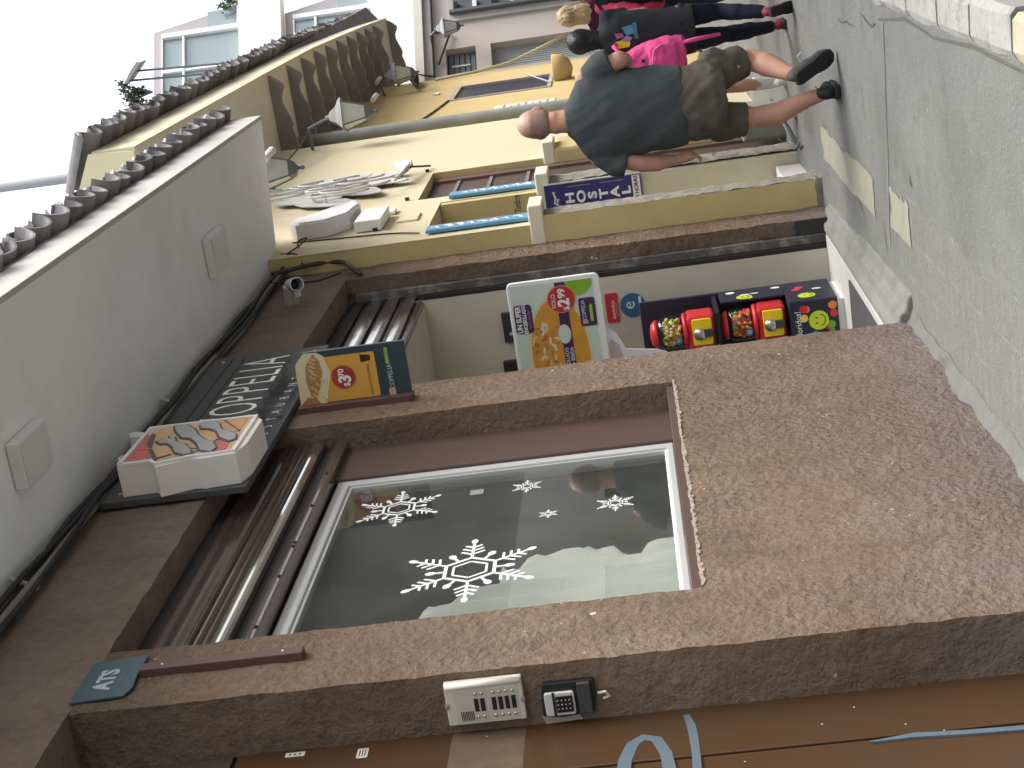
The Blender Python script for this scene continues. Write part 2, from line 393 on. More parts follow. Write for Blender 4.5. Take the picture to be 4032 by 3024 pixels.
# ================================================================== THE SETTING
def concrete_mat():
    m = bpy.data.materials.new('pavement_concrete'); m.use_nodes = True
    N, L = m.node_tree.nodes, m.node_tree.links
    p = N['Principled BSDF']; p.inputs['Roughness'].default_value = 0.85; p.inputs['Specular IOR Level'].default_value = 0.3
    g = N.new('ShaderNodeNewGeometry')
    def nz(sc, det=6, ro=0.55):
        n = N.new('ShaderNodeTexNoise'); n.inputs['Scale'].default_value = sc; n.inputs['Detail'].default_value = det; n.inputs['Roughness'].default_value = ro
        L.new(g.outputs['Position'], n.inputs['Vector']); return n
    def mix(fac, a, b, blend='MIX'):
        x = N.new('ShaderNodeMixRGB'); x.blend_type = blend
        for i, v in enumerate((fac, a, b)):
            if hasattr(v, 'links'): L.new(v, x.inputs[i])
            elif isinstance(v, tuple): x.inputs[i].default_value = v + (1,)
            else: x.inputs[i].default_value = v
        return x.outputs[0]
    def ramp(o, a, b, ca=(0,0,0), cb=(1,1,1)):
        r = N.new('ShaderNodeValToRGB'); r.color_ramp.elements[0].position = a; r.color_ramp.elements[1].position = b
        r.color_ramp.elements[0].color = ca + (1,); r.color_ramp.elements[1].color = cb + (1,); L.new(o, r.inputs[0]); return r.outputs[0]
    base = mix(ramp(nz(1.1, 8).outputs['Fac'], 0.35, 0.65), (0.150, 0.154, 0.144), (0.188, 0.192, 0.180))
    base = mix(ramp(nz(5, 8, 0.7).outputs['Fac'], 0.50, 0.72, (0,0,0), (0.8,0.8,0.8)), base, (0.125, 0.125, 0.115))
    gr = mix(1.0, base, ramp(nz(75, 5, 0.75).outputs['Fac'], 0.30, 0.70, (0.90,0.90,0.90), (1.10,1.10,1.10)), 'MULTIPLY'); base = gr
    sp = ramp(nz(45, 4, 0.7).outputs['Fac'], 0.66, 0.70)
    base = mix(sp, base, (0.42, 0.41, 0.37))
    dk = ramp(nz(30, 6, 0.7).outputs['Fac'], 0.30, 0.345, (1,1,1), (0,0,0))
    base = mix(dk, base, (0.09, 0.09, 0.082))
    # old cement render with scored squares along the brown wall
    sx = N.new('ShaderNodeSeparateXYZ'); L.new(g.outputs['Position'], sx.inputs[0])
    wob = nz(1.6, 5)
    ad = N.new('ShaderNodeMath'); ad.operation = 'MULTIPLY_ADD'; L.new(wob.outputs['Fac'], ad.inputs[0]); ad.inputs[1].default_value = 0.5; L.new(sx.outputs['X'], ad.inputs[2])
    mk = N.new('ShaderNodeMath'); mk.operation = 'LESS_THAN'; L.new(ad.outputs[0], mk.inputs[0]); mk.inputs[1].default_value = -1.44
    my = N.new('ShaderNodeMath'); my.operation = 'LESS_THAN'; L.new(sx.outputs['Y'], my.inputs[0]); my.inputs[1].default_value = 8.1
    mm = N.new('ShaderNodeMath'); mm.operation = 'MULTIPLY'; L.new(mk.outputs[0], mm.inputs[0]); L.new(my.outputs[0], mm.inputs[1])
    br = N.new('ShaderNodeTexBrick'); br.inputs['Scale'].default_value = 1.0; br.inputs['Brick Width'].default_value = 0.21; br.inputs['Row Height'].default_value = 0.115; br.inputs['Mortar Size'].default_value = 0.006; br.offset = 0.0
    br.inputs['Color1'].default_value = (0.185, 0.19, 0.17, 1); br.inputs['Color2'].default_value = (0.17, 0.175, 0.158, 1); br.inputs['Mortar'].default_value = (0.235, 0.238, 0.215, 1)
    L.new(g.outputs['Position'], br.inputs['Vector'])
    tl = mix(ramp(nz(7, 8, 0.7).outputs['Fac'], 0.38, 0.60, (0.2,0.2,0.2), (0.95,0.95,0.95)), br.outputs[0], (0.165, 0.17, 0.153))
    tl = mix(1.0, tl, ramp(nz(60, 5, 0.75).outputs['Fac'], 0.30, 0.70, (0.86,0.86,0.86), (1.15,1.15,1.15)), 'MULTIPLY')
    base = mix(mm.outputs[0], base, tl)
    L.new(base, p.inputs['Base Color'])
    b = N.new('ShaderNodeBump'); b.inputs['Strength'].default_value = 0.6; b.inputs['Distance'].default_value = 0.012
    a2 = N.new('ShaderNodeMath'); a2.operation = 'ADD'; L.new(nz(70, 6).outputs['Fac'], a2.inputs[0]); L.new(nz(16, 5).outputs['Fac'], a2.inputs[1])
    L.new(a2.outputs[0], b.inputs['Height']); L.new(b.outputs[0], p.inputs['Normal'])
    return m
M_CONC = concrete_mat()
M_ROAD = mat('asphalt', (0.12, 0.118, 0.11), 0.9, 0.3, 8, 0.5, 60)
M_EARTH = mat('earth', (0.12, 0.11, 0.09), 0.95, 0.2, 2)
M_KERB = mat('kerb_whitewash', (0.33, 0.33, 0.305), 0.9, 0.2, 9, 0.7, 40, dirt=(0.13, 0.13, 0.12), dscale=5, damt=0.95)
M_KERBY = mat('kerb_yellowed', (0.42, 0.36, 0.22), 0.9, 0.15, 9, 0.5, 40, dirt=(0.42, 0.41, 0.36), dscale=9, damt=0.9)
M_PAINT = mat('worn_yellow_paint', (0.285, 0.282, 0.222), 0.85, 0.06, 12, 0.3, 60, dirt=(0.25, 0.25, 0.22), dscale=11, damt=0.9)
M_CRACK = mat('crack_dirt', (0.10, 0.10, 0.09), 0.95, 0.3, 30)
M_CONC2 = mat('cement_plain', (0.30, 0.30, 0.28), 0.9, 0.12, 6, 0.5, 50, dirt=(0.17, 0.17, 0.155), dscale=3, damt=0.7)

b = MB(); S = 160
b.add([(-S, -60, gz(-60)-0.35), (S, -60, gz(-60)-0.35), (S, 240, gz(240)-0.35), (-S, 240, gz(240)-0.35)], [(0, 1, 2, 3)])
b.build('ground', M_EARTH, kind='structure')
b = MB(); b.grid((-0.62, -4, 0), (7.5, 0, 0), (0, 46, 0), 0.5)
b.v = [(x, y, gz(y) - 0.115) for x, y, z in b.v]
b.build('road', M_ROAD, kind='structure')
b = MB(); b.grid((-3.2, 2.5, 0), (2.42, 0, 0), (0, 13, 0), 0.05)
b.grid((-3.2, 15.5, 0), (2.42, 0, 0), (0, 24.5, 0), 0.3); b.grid((-3.2, -4, 0), (2.42, 0, 0), (0, 6.5, 0), 0.3)
nv = []
for x, y, z in b.v:
    h = noise.noise(Vector((x*1.3, y*1.3, 0)))*0.008 + noise.noise(Vector((x*6, y*6, 3)))*0.003
    nv.append((x, y, gz(y) + h))
b.v = nv
SIDEWALK = b.build('sidewalk', M_CONC, smooth=True, kind='structure')
# kerb of single stones, worn whitewash
kerb = thing('kerb', kind='structure')
y = 2.0; k = 0
while y < 22:
    ln = 0.62 + random.uniform(-0.06, 0.06)
    b = MB(); x0, x1 = -0.785, -0.615 + random.uniform(-0.01, 0.01)
    n = 8
    vs, fs = [], []
    for i in range(n+1):
        yy = y + 0.012 + (ln-0.024)*i/n
        j = lambda s: noise.noise(Vector((yy*5, s*7.3, 1.7)))*0.012
        zt = gz(yy) + 0.012
        vs += [(x0+j(1), yy, zt-0.2), (x0+j(2), yy, zt-0.012+j(3)*0.4), (x0+0.03+j(4), yy, zt+j(5)*0.5), (x1-0.03+j(6), yy, zt+j(7)*0.5), (x1+j(8), yy, zt-0.02), (x1+j(9)*.5, yy, zt-0.25)]
    for i in range(n):
        for q in range(5): fs.append((i*6+q, i*6+q+1, (i+1)*6+q+1, (i+1)*6+q))
    fs.append((0,1,2,3,4,5)); fs.append(tuple(n*6+q for q in (5,4,3,2,1,0)))
    b.add(vs, fs); b.build('kerb_stone', M_KERBY if k == 5 else M_KERB, kerb)
    y += ln; k += 1
# road-marking remains on the pavement: two ragged pale yellow bars
def ragged(x0, x1, y0, y1, seed, rag=0.018):
    rnd = random.Random(seed); pts = []
    n = 14
    for i in range(n): pts.append((x0 + rnd.uniform(-rag, rag)*.4, y0+(y1-y0)*i/n))
    for i in range(4): pts.append((x0+(x1-x0)*i/4, y1 + rnd.uniform(-rag, rag)*3))
    for i in range(n): pts.append((x1 + rnd.uniform(-rag, rag), y1-(y1-y0)*i/n))
    for i in range(4): pts.append((x1-(x1-x0)*i/4, y0 + rnd.uniform(-rag, rag)))
    return pts
def ground_patch(name, pts, m, lift, kind='structure'):
    bm = bmesh.new(); f = bm.faces.new([bm.verts.new((px, py, 0)) for px, py in pts])
    bmesh.ops.triangulate(bm, faces=[f]); bmesh.ops.subdivide_edges(bm, edges=bm.edges[:], cuts=2)
    for v in bm.verts:
        x, y = v.co.x, v.co.y
        v.co.z = gz(y) + noise.noise(Vector((x*1.3, y*1.3, 0)))*0.008 + noise.noise(Vector((x*6, y*6, 3)))*0.003 + lift
    bm.normal_update()
    for f in bm.faces:
        if f.normal.z < 0: f.normal_flip()
    me = bpy.data.meshes.new(name); bm.to_mesh(me); bm.free(); me.materials.append(m)
    o = bpy.data.objects.new(name, me); COL.objects.link(o); o['kind'] = kind; return o
ground_patch('paint_marking', ragged(-1.97, -1.755, 8.72, 10.66, 3), M_PAINT, 0.004)
ground_patch('paint_marking', ragged(-1.93, -1.715, 7.74, 8.25, 5), M_PAINT, 0.004)
def crack(pts, w):
    L_, R_ = strokepoly(pts, w); ground_patch('pavement_crack', L_ + R_[::-1], M_CRACK, 0.004)
crack([(-0.86, 8.2), (-0.80, 7.5), (-0.83, 6.9), (-0.80, 6.2), (-0.815, 5.5), (-0.80, 4.9)], [.004, .008, .006, .009, .007, .006])
crack([(-2.03, 9.15), (-2.01, 9.19), (-1.995, 9.24), (-1.99, 9.28)], [.003, .006, .005, .002])
crack([(-2.12, 8.45), (-2.08, 8.455), (-2.05, 8.47), (-2.02, 8.46), (-1.99, 8.45), (-1.93, 8.5)], [.004, .006, .007, .005, .005, .002])
crack([(-1.60, 7.62), (-1.58, 7.65), (-1.56, 7.655), (-1.53, 7.66)], [.006, .010, .008, .003])
crack([(-0.95, 9.5), (-0.97, 9.4), (-0.965, 9.3), (-0.95, 9.2), (-0.96, 9.1), (-0.95, 8.9)], [.002, .005, .007, .006, .006, .002])
crack([(-0.89, 8.3), (-0.91, 8.4), (-0.90, 8.5), (-0.87, 8.65)], [.006, .008, .006, .002])
ground_patch('pavement_joint', [(-0.86, 8.06), (-2.05, 8.33), (-2.05, 8.345), (-0.86, 8.075)], mat('joint_pale', (0.235, 0.237, 0.22), 0.9, 0.2, 12), 0.0065)

# ================================================================== BROWN RESTAURANT BUILDING
REST = thing('restaurant_building', 'brown rough stucco shop front with snowflake window and open doorway under white eave', 'building')
st = 0.024
b = MB()
for (y0, y1, z0, z1) in ((4.575, 5.01, 0.02, 3.46), (5.01, 7.35, 0.02, 1.355), (7.35, 7.86, 0.02, 3.46)):
    b.grid((WX, y0, z0), (0, y1-y0, 0), (0, 0, z1-z0), st)
b.grid((WX, 4.575, 0.02), (-0.215, 0, 0), (0, 0, 3.44), st)
b.grid((WX, 5.01, 1.355), (-0.16, 0, 0), (0, 0, 2.105), st)
b.grid((WX, 7.35, 1.355), (-0.145, 0, 0), (0, 0, 2.105), st)
b.grid((WX, 5.01, 1.355), (-0.145, 0, 0), (0, 2.34, 0), st)
b.grid((WX, 7.86, 0.02), (-0.22, 0, 0), (0, 0, 3.44), st)
b.displace(0.0045, 7.0, 0.0035, 30)
b.build('wall', M_STUC, REST, smooth=True)
b = MB(); b.grid((WX, 10.52, 0.05), (0, 0.36, 0), (0, 0, 3.41), st); b.grid((WX, 10.52, 0.05), (-0.10, 0, 0), (0, 0, 3.41), st)
b.displace(0.007, 8.0, 0.0035, 30); b.build('corner_pier', M_STUC, REST, smooth=True)
b = MB()
b.grid((WX, 2.0, 3.46), (0, 8.88, 0), (0, 0, 0.62), 0.04)
b.grid((WX, 2.0, 3.46), (-0.22, 0, 0), (0, 8.52, 0), 0.03)
b.displace(0.006, 8.0, 0.003, 30)
b.build('lintel', M_STUC2, REST, smooth=True)
b = MB()                                                           # masonry behind the plaster skin
b.box(-2.50, -2.37, 5.0, 7.36, -0.05, 1.33); b.box(-2.52, -2.37, 4.62, 4.97, -0.05, 3.45); b.box(-2.52, -2.37, 7.39, 7.82, -0.05, 3.45)
b.box(-2.52, -2.37, 2.0, 10.85, 3.49, 4.6); b.box(-4.6, -2.38, 10.6, 10.86, -0.05, 4.6); b.box(-4.7, -4.6, 2.0, 10.85, 0, 4.6); b.box(-4.6, -2.5, 1.9, 2.0, 0, 4.6)
b.build('masonry', M_STUC2, REST)
# eave: white soffit, fascia, roof deck
b = MB(); b.plate([(-2.40, 1.5), (-1.29, 1.5), (-1.29, 11.52), (-2.40, 11.14)], (0, 0, 4.05), (1, 0, 0), (0, 1, 0), 0.07)
b.build('soffit', M_SOFF, REST, bevel=0.004)
b = MB(); b.box(-1.29, -1.262, 1.5, 11.54, 4.047, 4.262)
b.build('fascia', M_FASC, REST, bevel=0.004)
roof = MB().plate([(-1.262, 4.25), (-1.262, 4.275), (-3.7, 5.0), (-3.7, 4.9), (-1.30, 4.19)], (0, 11.50, 0), (1, 0, 0), (0, 0, 1), 10.0).build('roof', M_TILE, REST)
def tile_mesh(name, R, L, th=0.014, up=True, n=8, taper=0.86):
    b = MB(); vs = []; sg = 1 if up else -1
    for e, (xx, sc) in enumerate(((0.0, 1.0), (-L, taper))):
        for rr in (R*sc, R*sc - th):
            for k in range(n+1):
                t = math.pi * k / n
                vs.append((xx, -rr*math.cos(t), sg*rr*math.sin(t)*0.92))
    fs = []; m = n+1
    for k in range(n):
        fs += [(k, k+1, 2*m+k+1, 2*m+k), (m+k, 3*m+k, 3*m+k+1, m+k+1), (k, m+k, m+k+1, k+1), (2*m+k, 2*m+k+1, 3*m+k+1, 3*m+k)]
    fs += [(0, 2*m, 3*m, m), (n, m+n, 3*m+n, 2*m+n)]
    b.add(vs, fs); me = bpy.data.meshes.new(name); me.from_pydata(b.v, [], b.f); me.materials.append(M_TILE)
    me.polygons.foreach_set('use_smooth', [True]*len(me.polygons)); me.update()
    try: me.set_sharp_from_angle(angle=rad(45))
    except Exception: pass
    return me
T_UP = [tile_mesh('tile_cover', 0.088 + 0.006*i, 0.46, up=True) for i in range(3)]
T_DN = [tile_mesh('tile_pan', 0.128, 0.46, up=False, taper=0.8)]
M_MORT = mat('roof_mortar', (0.62, 0.62, 0.60), 0.95, 0.1, 20)
def lay_tiles(parent, y0, y1, pitch, xo, zo, slope, courses, skewf=lambda y: 0.0, sag=0.0):
    ang = math.atan(slope); i = 0; y = y0
    while y < y1:
        for c in range(courses):
            if c and y < y0 + 0.55 and y0 > 10: continue
            for kind in (0, 1):
                if kind == 0 and c == courses-1 and courses > 1: pass
                o = bpy.data.objects.new('tile', random.choice(T_UP) if kind == 0 else T_DN[0]); COL.objects.link(o); o.parent = parent
                d = c*0.33 + random.uniform(-0.02, 0.02) + (0.05 if kind == 0 else 0)
                x = xo + skewf(y) - d*math.cos(ang)
                z = zo + d*math.sin(ang) + (0.075 if kind == 0 else 0.115) + (0.018*c) + sag*(y-y0)
                o.location = (x, y + (0 if kind == 0 else pitch/2) + random.uniform(-0.012, 0.012), z)
                o.rotation_euler = (random.uniform(-0.14, 0.14), ang + random.uniform(-0.06, 0.06), random.uniform(-0.10, 0.10)); o.scale = (random.uniform(.88, 1.08), random.uniform(.92, 1.06), random.uniform(.85, 1.1))
        if random.random() < 0.75:
            b = MB(); b.ball((0, 0, 0), (0.05, random.uniform(0.02, 0.045), random.uniform(0.018, 0.035)), 7, 5)
            b.v = [tuple(Vector(v) + noise.noise_vector(Vector(v)*60 + Vector((y, 0, 0)))*0.01) for v in b.v]
            m_ = b.build('mortar', M_MORT, parent); m_.location = (xo + skewf(y) - 0.06, y + random.uniform(-0.02, 0.02), zo + 0.135 + 0.06*slope)
        y += pitch + random.uniform(-0.012, 0.012); i += 1
lay_tiles(roof, 3.2, 11.4, 0.235, -1.165, 4.245, 0.29, 2)
# soft clutter: one tile lifted at the end of the eave
o = bpy.data.objects.new('tile', T_UP[1]); COL.objects.link(o); o.parent = roof; o.location = (-1.22, 11.50, 4.40); o.rotation_euler = (0.5, -0.25, 0.5)

b = MB(); vs = []; fs = []; n = 130
for i in range(n+1):
    yy = 4.45 + 3.5*i/n; q = lambda k_, f=7: noise.noise(Vector((yy*f, k_*3.7, 0.5)))
    h0 = gz(yy) + 0.045 + 0.035*q(1, 3) + 0.012*q(2, 17)
    vs += [(WX-0.01, yy, h0), (WX+0.010+0.006*q(3, 15), yy, h0-0.012), (WX+0.022+0.01*q(4, 12), yy, gz(yy)+0.022+0.01*q(5, 14)), (WX+0.06+0.025*q(6, 4)+0.008*q(7, 18), yy, gz(yy)+0.002)]
for i in range(n):
    for q in range(3): fs.append((i*4+q, i*4+q+1, (i+1)*4+q+1, (i+1)*4+q))
b.add(vs, fs); b.build('cement_fillet', mat('fillet_cement', (0.150, 0.150, 0.138), 0.95, 0.2, 9, 0.8, 45, dirt=(0.14, 0.135, 0.12), dscale=6, damt=0.8), REST, smooth=True)
# --- window
WIN = MB().box(-2.60, -2.47, 6.93, 7.36, 1.36, 3.0).build('window', M_BRMET2, REST, bevel=0.004)
b = MB(); b.box(-2.495, -2.350, 5.0, 7.36, 1.350, 1.394)
b.build('sill', M_BRMET2, WIN, bevel=0.003)
for (nm, y0, y1, z0, z1) in (('frame', 6.875, 6.93, 1.395, 2.962), ('frame', 5.0, 6.875, 2.902, 2.962), ('frame', 5.0, 6.875, 1.395, 1.428)):
    MB().box(-2.56, -2.485, y0, y1, z0, z1).build(nm, M_GREYFR, WIN, bevel=0.006)
for (y0, y1, z0, z1) in ((6.86, 6.874, 1.428, 2.90), (5.0, 6.86, 2.888, 2.901), (5.0, 6.86, 1.429, 1.438)):
    MB().box(-2.53, -2.497, y0, y1, z0, z1).build('frame_bead', M_WHITE if y1 < 6.87 and z0 < 2 else M_GREYFR, WIN)
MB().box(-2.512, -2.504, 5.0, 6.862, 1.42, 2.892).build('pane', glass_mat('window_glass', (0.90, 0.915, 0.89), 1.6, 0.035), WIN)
# crumbling pale filler along the front edge of the sill
b = MB(); rn = random.Random(2); yy = 5.02
while yy < 7.34:
    L_ = rn.uniform(0.012, 0.05); b.plate([(yy, 1.350+rn.uniform(-.010, .005)), (yy+L_, 1.350+rn.uniform(-.010, .005)), (yy+L_, 1.361+rn.uniform(-.004, .003)), (yy, 1.361+rn.uniform(-.004, .003))], (WX-0.012, 0, 0), RX, UZ, 0.014+rn.uniform(0, .004)); yy += L_
b.build('sill_filler', mat('filler_pale', (0.33, 0.27, 0.235), 0.95, 0.2, 30, 0.5, 60), WIN, kind='stuff')
# snowflake stickers on the glass
M_STK = mat('sticker_white', (0.80, 0.81, 0.80), 0.5, 0.03)
def snowflake(cy_, cz_, R, rot=0.0):
    b = MB(); O = (-2.503, cy_, cz_)
    w = R*0.022
    for k in range(6):
        a = rot + k*math.pi/3; ca, sa = math.cos(a), math.sin(a)
        def T(r, t): return (r*ca - t*sa, r*sa + t*ca)
        ribbon(b, [T(R*0.40, 0), T(R*0.95, 0)], w, O, RX, UZ, 0.0012)
        for rr, ln in ((0.52, 0.17), (0.64, 0.15), (0.76, 0.12)):
            for sg in (1, -1):
                ribbon(b, [T(R*rr, 0), T(R*(rr+ln*0.62), sg*R*ln)], w*0.9, O, RX, UZ, 0.0013)
        b.plate([T(R*(0.98+0.075*math.cos(t)), R*0.05*math.sin(t)) for t in [2*math.pi*i/12 for i in range(12)]], O, RX, UZ, 0.0014)
        a2 = a + math.pi/6; c2, s2 = math.cos(a2), math.sin(a2)
        def T2(r, t): return (r*c2 - t*s2, r*s2 + t*c2)
        ribbon(b, [T2(R*0.36, 0), T2(R*0.5, 0)], w, O, RX, UZ, 0.0012)
        b.plate([T2(R*(0.56+0.075*math.cos(t)), R*0.055*math.sin(t)) for t in [2*math.pi*i/12 for i in range(12)]], O, RX, UZ, 0.0014)
        for r0, ww in ((0.40, 0.026), (0.27, 0.018)):
            p0 = (R*r0*math.cos(a), R*r0*math.sin(a)); p1 = (R*r0*math.cos(a+math.pi/3), R*r0*math.sin(a+math.pi/3))
            ribbon(b, [p0, p1], R*ww, O, RX, UZ, 0.0015)
    b.build('snowflake_sticker', M_STK, WIN)
snowflake(5.785, 2.25, 0.285); snowflake(6.545, 2.628, 0.198, 0.02); snowflake(6.63, 2.06, 0.07); snowflake(6.31, 1.668, 0.085); snowflake(6.275, 1.953, 0.043)
MB().box(-2.503, -2.501, 6.60, 6.66, 2.255, 2.315).build('sticker', mat('sticker_grey', (0.25, 0.26, 0.25), 0.6), WIN)
# room behind the glass
ROOM = MB()
ROOM.box(-4.6, -2.55, 2.02, 2.06, 0.2, 3.4); ROOM.box(-4.6, -2.52, 7.74, 7.78, 0.2, 3.4); ROOM.box(-4.6, -4.55, 2.02, 7.78, 0.2, 3.4); ROOM.box(-4.6, -2.55, 2.02, 7.78, 3.3, 3.34); ROOM.box(-4.6, -2.53, 2.02, 7.78, 0.14, 0.18)
ROOM.build('room_lining', M_ROOM, REST)
# pale sheet added as the reflection in the near glass; chair and counter
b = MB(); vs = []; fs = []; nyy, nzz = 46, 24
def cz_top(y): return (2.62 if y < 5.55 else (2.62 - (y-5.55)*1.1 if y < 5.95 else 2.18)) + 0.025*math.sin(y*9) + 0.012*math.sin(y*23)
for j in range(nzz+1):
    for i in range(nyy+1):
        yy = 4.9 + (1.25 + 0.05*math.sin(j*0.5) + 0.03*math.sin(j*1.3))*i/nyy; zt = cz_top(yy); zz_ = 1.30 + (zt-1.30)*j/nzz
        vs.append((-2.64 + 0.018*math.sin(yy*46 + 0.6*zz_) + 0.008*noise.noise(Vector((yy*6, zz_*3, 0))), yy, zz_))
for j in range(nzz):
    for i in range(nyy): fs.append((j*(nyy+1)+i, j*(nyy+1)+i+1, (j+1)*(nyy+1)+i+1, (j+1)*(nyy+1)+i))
b.add(vs, fs); REFL_SHEET = b.build('reflection_sheet', mat('reflection_pale', (0.62, 0.635, 0.615), 0.9, 0.05, 4), smooth=True, label='pale rippled sheet added behind the snowflake window in place of a reflection', category='reflection_sheet')
REFL_SHEET.modifiers.new('thick', 'SOLIDIFY').thickness = 0.003
REFL_BOARD = MB().box(-3.02, -3.0, 5.95, 6.45, 2.30, 2.72).build('reflection_board', mat('board_brown', (0.30, 0.14, 0.07), 0.6, 0.2, 6), label='brown board added behind the two largest snowflakes as the reflected price sign', category='board', bevel=0.004)  # added board, stands in for the price sign reflected in the glass
MB().box(-3.0, -2.995, 6.0, 6.40, 2.35, 2.67).build('board_face', mat('board_tan', (0.36, 0.22, 0.12), 0.6, 0.25, 9), REFL_BOARD)
CH = thing('reflection_chair', 'dark chair back added behind the snowflake window in place of a reflected shape', 'chair')  # added, takes the place of a dark shape mirrored in the glass
MB().plate(rrect(6.05, 1.30, 6.52, 1.72, 0.12, 6), (-2.85, 0, 0), RX, UZ, 0.04).build('backrest', M_BLACK, CH, bevel=0.01)
for yy in (6.12, 6.45): MB().tube([(-2.85, yy, 0.2), (-2.85, yy, 1.35)], 0.018, 8).build('leg', M_BLACK, CH)
MB().box(-3.28, -2.85, 6.08, 6.50, 0.80, 0.85).build('seat', M_BLACK, CH, bevel=0.01)
for yy in (6.12, 6.45): MB().tube([(-3.22, yy, 0.2), (-3.22, yy, 0.8)], 0.018, 8).build('leg', M_BLACK, CH)
CT = MB().box(-4.4, -3.3, 6.9, 7.7, 0.19, 1.75).build('counter', mat('counter_olive', (0.20, 0.22, 0.15), 0.7, 0.1), label='olive counter in the room behind the snowflake window', category='counter', bevel=0.01)
MB().box(-4.45, -3.25, 6.85, 7.7, 1.751, 1.80).build('worktop', M_GREYFR, CT, bevel=0.006)
# --- rolled shutter above the window: steel laths with a rounded nose
def lath(parent, y0, y1, z0, z1, x, m, bulge=0.03, n=5, name='slat'):
    b = MB(); pr = []
    for i in range(n+1):
        t = i/n; pr.append((x + bulge*math.sin(math.pi*t), z0 + (z1-z0)*t))
    pr += [(x-0.05, z1), (x-0.05, z0)]
    b.plate(pr, (0, y1, 0), (1, 0, 0), (0, 0, 1), y1-y0)
    return b.build(name, m, parent, smooth=False, bevel=0.0)
SHW = MB().box(-2.60, -2.505, 5.0, 7.36, 2.97, 3.46).build('window_shutter', M_BRMET, REST)
M_LATH = mat('shutter_lath', (0.13, 0.10, 0.085), 0.16, 0.12, 9, 0.10, 9, spec=0.9, metal=0.45)
M_LATHS = mat('shutter_steel', (0.50, 0.47, 0.45), 0.13, 0.15, 6, 0.10, 8, spec=1.0, metal=0.9)
M_LATHD = mat('shutter_dark', (0.03, 0.026, 0.024), 0.6, 0.1, 9)
zb = [(3.395, 3.455, -2.455, M_LATHD, .004), (3.335, 3.393, -2.440, M_BRMET, .012), (3.255, 3.333, -2.430, M_LATH, .010), (3.228, 3.250, -2.428, M_BRMET, .012),
      (3.190, 3.226, -2.428, M_LATH, .010), (3.150, 3.186, -2.425, M_BRMET, .012), (3.085, 3.148, -2.42, M_LATHS, .010), (3.03, 3.083, -2.455, M_LATHD, .0), (2.972, 3.028, -2.43, M_LATH, .006)]
for z0, z1, x, m, bl in zb: lath(SHW, 5.0, 7.345, z0, z1, x, m, bl)
for yy in (5.3, 5.75, 6.05, 6.09, 6.5, 6.9):
    MB().ball((-2.424, yy, 3.0), 0.008, 8, 5).build('rivet', M_BLACK, SHW)
# --- roller shutter over the doorway, half bright steel
SHD = MB().box(-2.66, -2.56, 7.86, 10.52, 2.95, 3.46).build('door_shutter', M_BRMET, REST)
zz = 2.935
for i in range(8):
    hgt = (0.05, 0.075, 0.045, 0.085, 0.03, 0.085, 0.045, 0.09)[i]
    lath(SHD, 7.87, 10.50, zz, zz+hgt-0.004, -2.50 + (0.012 if i % 2 else -0.01), (M_LATH, M_LATHS, M_BRMET, M_LATHS, M_LATHD, M_LATHS, M_BRMET, M_LATHD)[i], 0.003 if i % 2 else 0.006)
    zz += hgt
MB().box(-2.53, -2.505, 9.30, 9.42, 2.955, 3.0).build('lock', M_BLACK, SHD, bevel=0.004)
# far jamb of the doorway: shutter guide and worn edge
MB().box(-2.49, -2.432, 10.475, 10.56, 0.1, 3.40).build('shutter_guide', mat('guide_grey', (0.10, 0.088, 0.08), 0.7, 0.2, 12, 0.5, 40, dirt=(0.34, 0.32, 0.28), dscale=8, damt=0.9), REST, bevel=0.004)
b = MB(); b.box(-2.535, -2.492, 10.44, 10.56, 0.1, 3.40); b.build('shutter_guide', M_LATHD, REST)
b = MB(); b.box(-2.46, -2.331, 10.495, 10.53, 0.16, 0.42); b.build('jamb_patch', mat('patch_black', (0.04, 0.04, 0.036), 0.9, 0.3, 20), REST)
# --- entrance hall
b = MB(); b.grid((-2.505, 10.37, 0.15), (-2.1, 0, 0), (0, 0, 2.9), 0.05); b.displace(0.003, 6, 0.001, 30)
b.build('hall_wall', M_WALLIN, REST, smooth=True)
MB().box(-4.6, -2.54, 7.80, 10.36, 2.93, 2.97).build('hall_ceiling', M_WALLIN, REST)
MB().box(-4.6, -2.545, 7.78, 7.84, 0.15, 3.45).build('hall_partition', M_WALLIN, REST)
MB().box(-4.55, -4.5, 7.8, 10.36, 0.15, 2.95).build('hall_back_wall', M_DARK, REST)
M_TILEW = mat('floor_tile_white', (0.50, 0.50, 0.47), 0.4, 0.05)
MB().box(-4.6, -2.42, 7.80, 10.40, 0.0, 0.235).build('hall_floor', M_TILEW, REST, bevel=0.006)
MB().box(-3.0, -2.47, 7.95, 9.35, 0.2355, 0.245).build('floor_mat', mat('mat_grey', (0.06, 0.06, 0.058), 0.95, 0.2, 40), REST)
b = MB(); b.plate([(-2.42, 0.0), (-2.42, 0.234), (-2.37, 0.232), (-2.355, 0.205), (-2.285, 0.195), (-2.27, 0.165), (-2.20, 0.15), (-2.17, 0.09)], (0, 10.62, 0), (1, 0, 0), (0, 0, 1), 2.78)
o = b.build('door_step', mat('step_cement', (0.20, 0.20, 0.185), 0.9, 0.15, 6, 0.5, 50, dirt=(0.12, 0.12, 0.11), dscale=4, damt=0.7), REST, bevel=0.012)

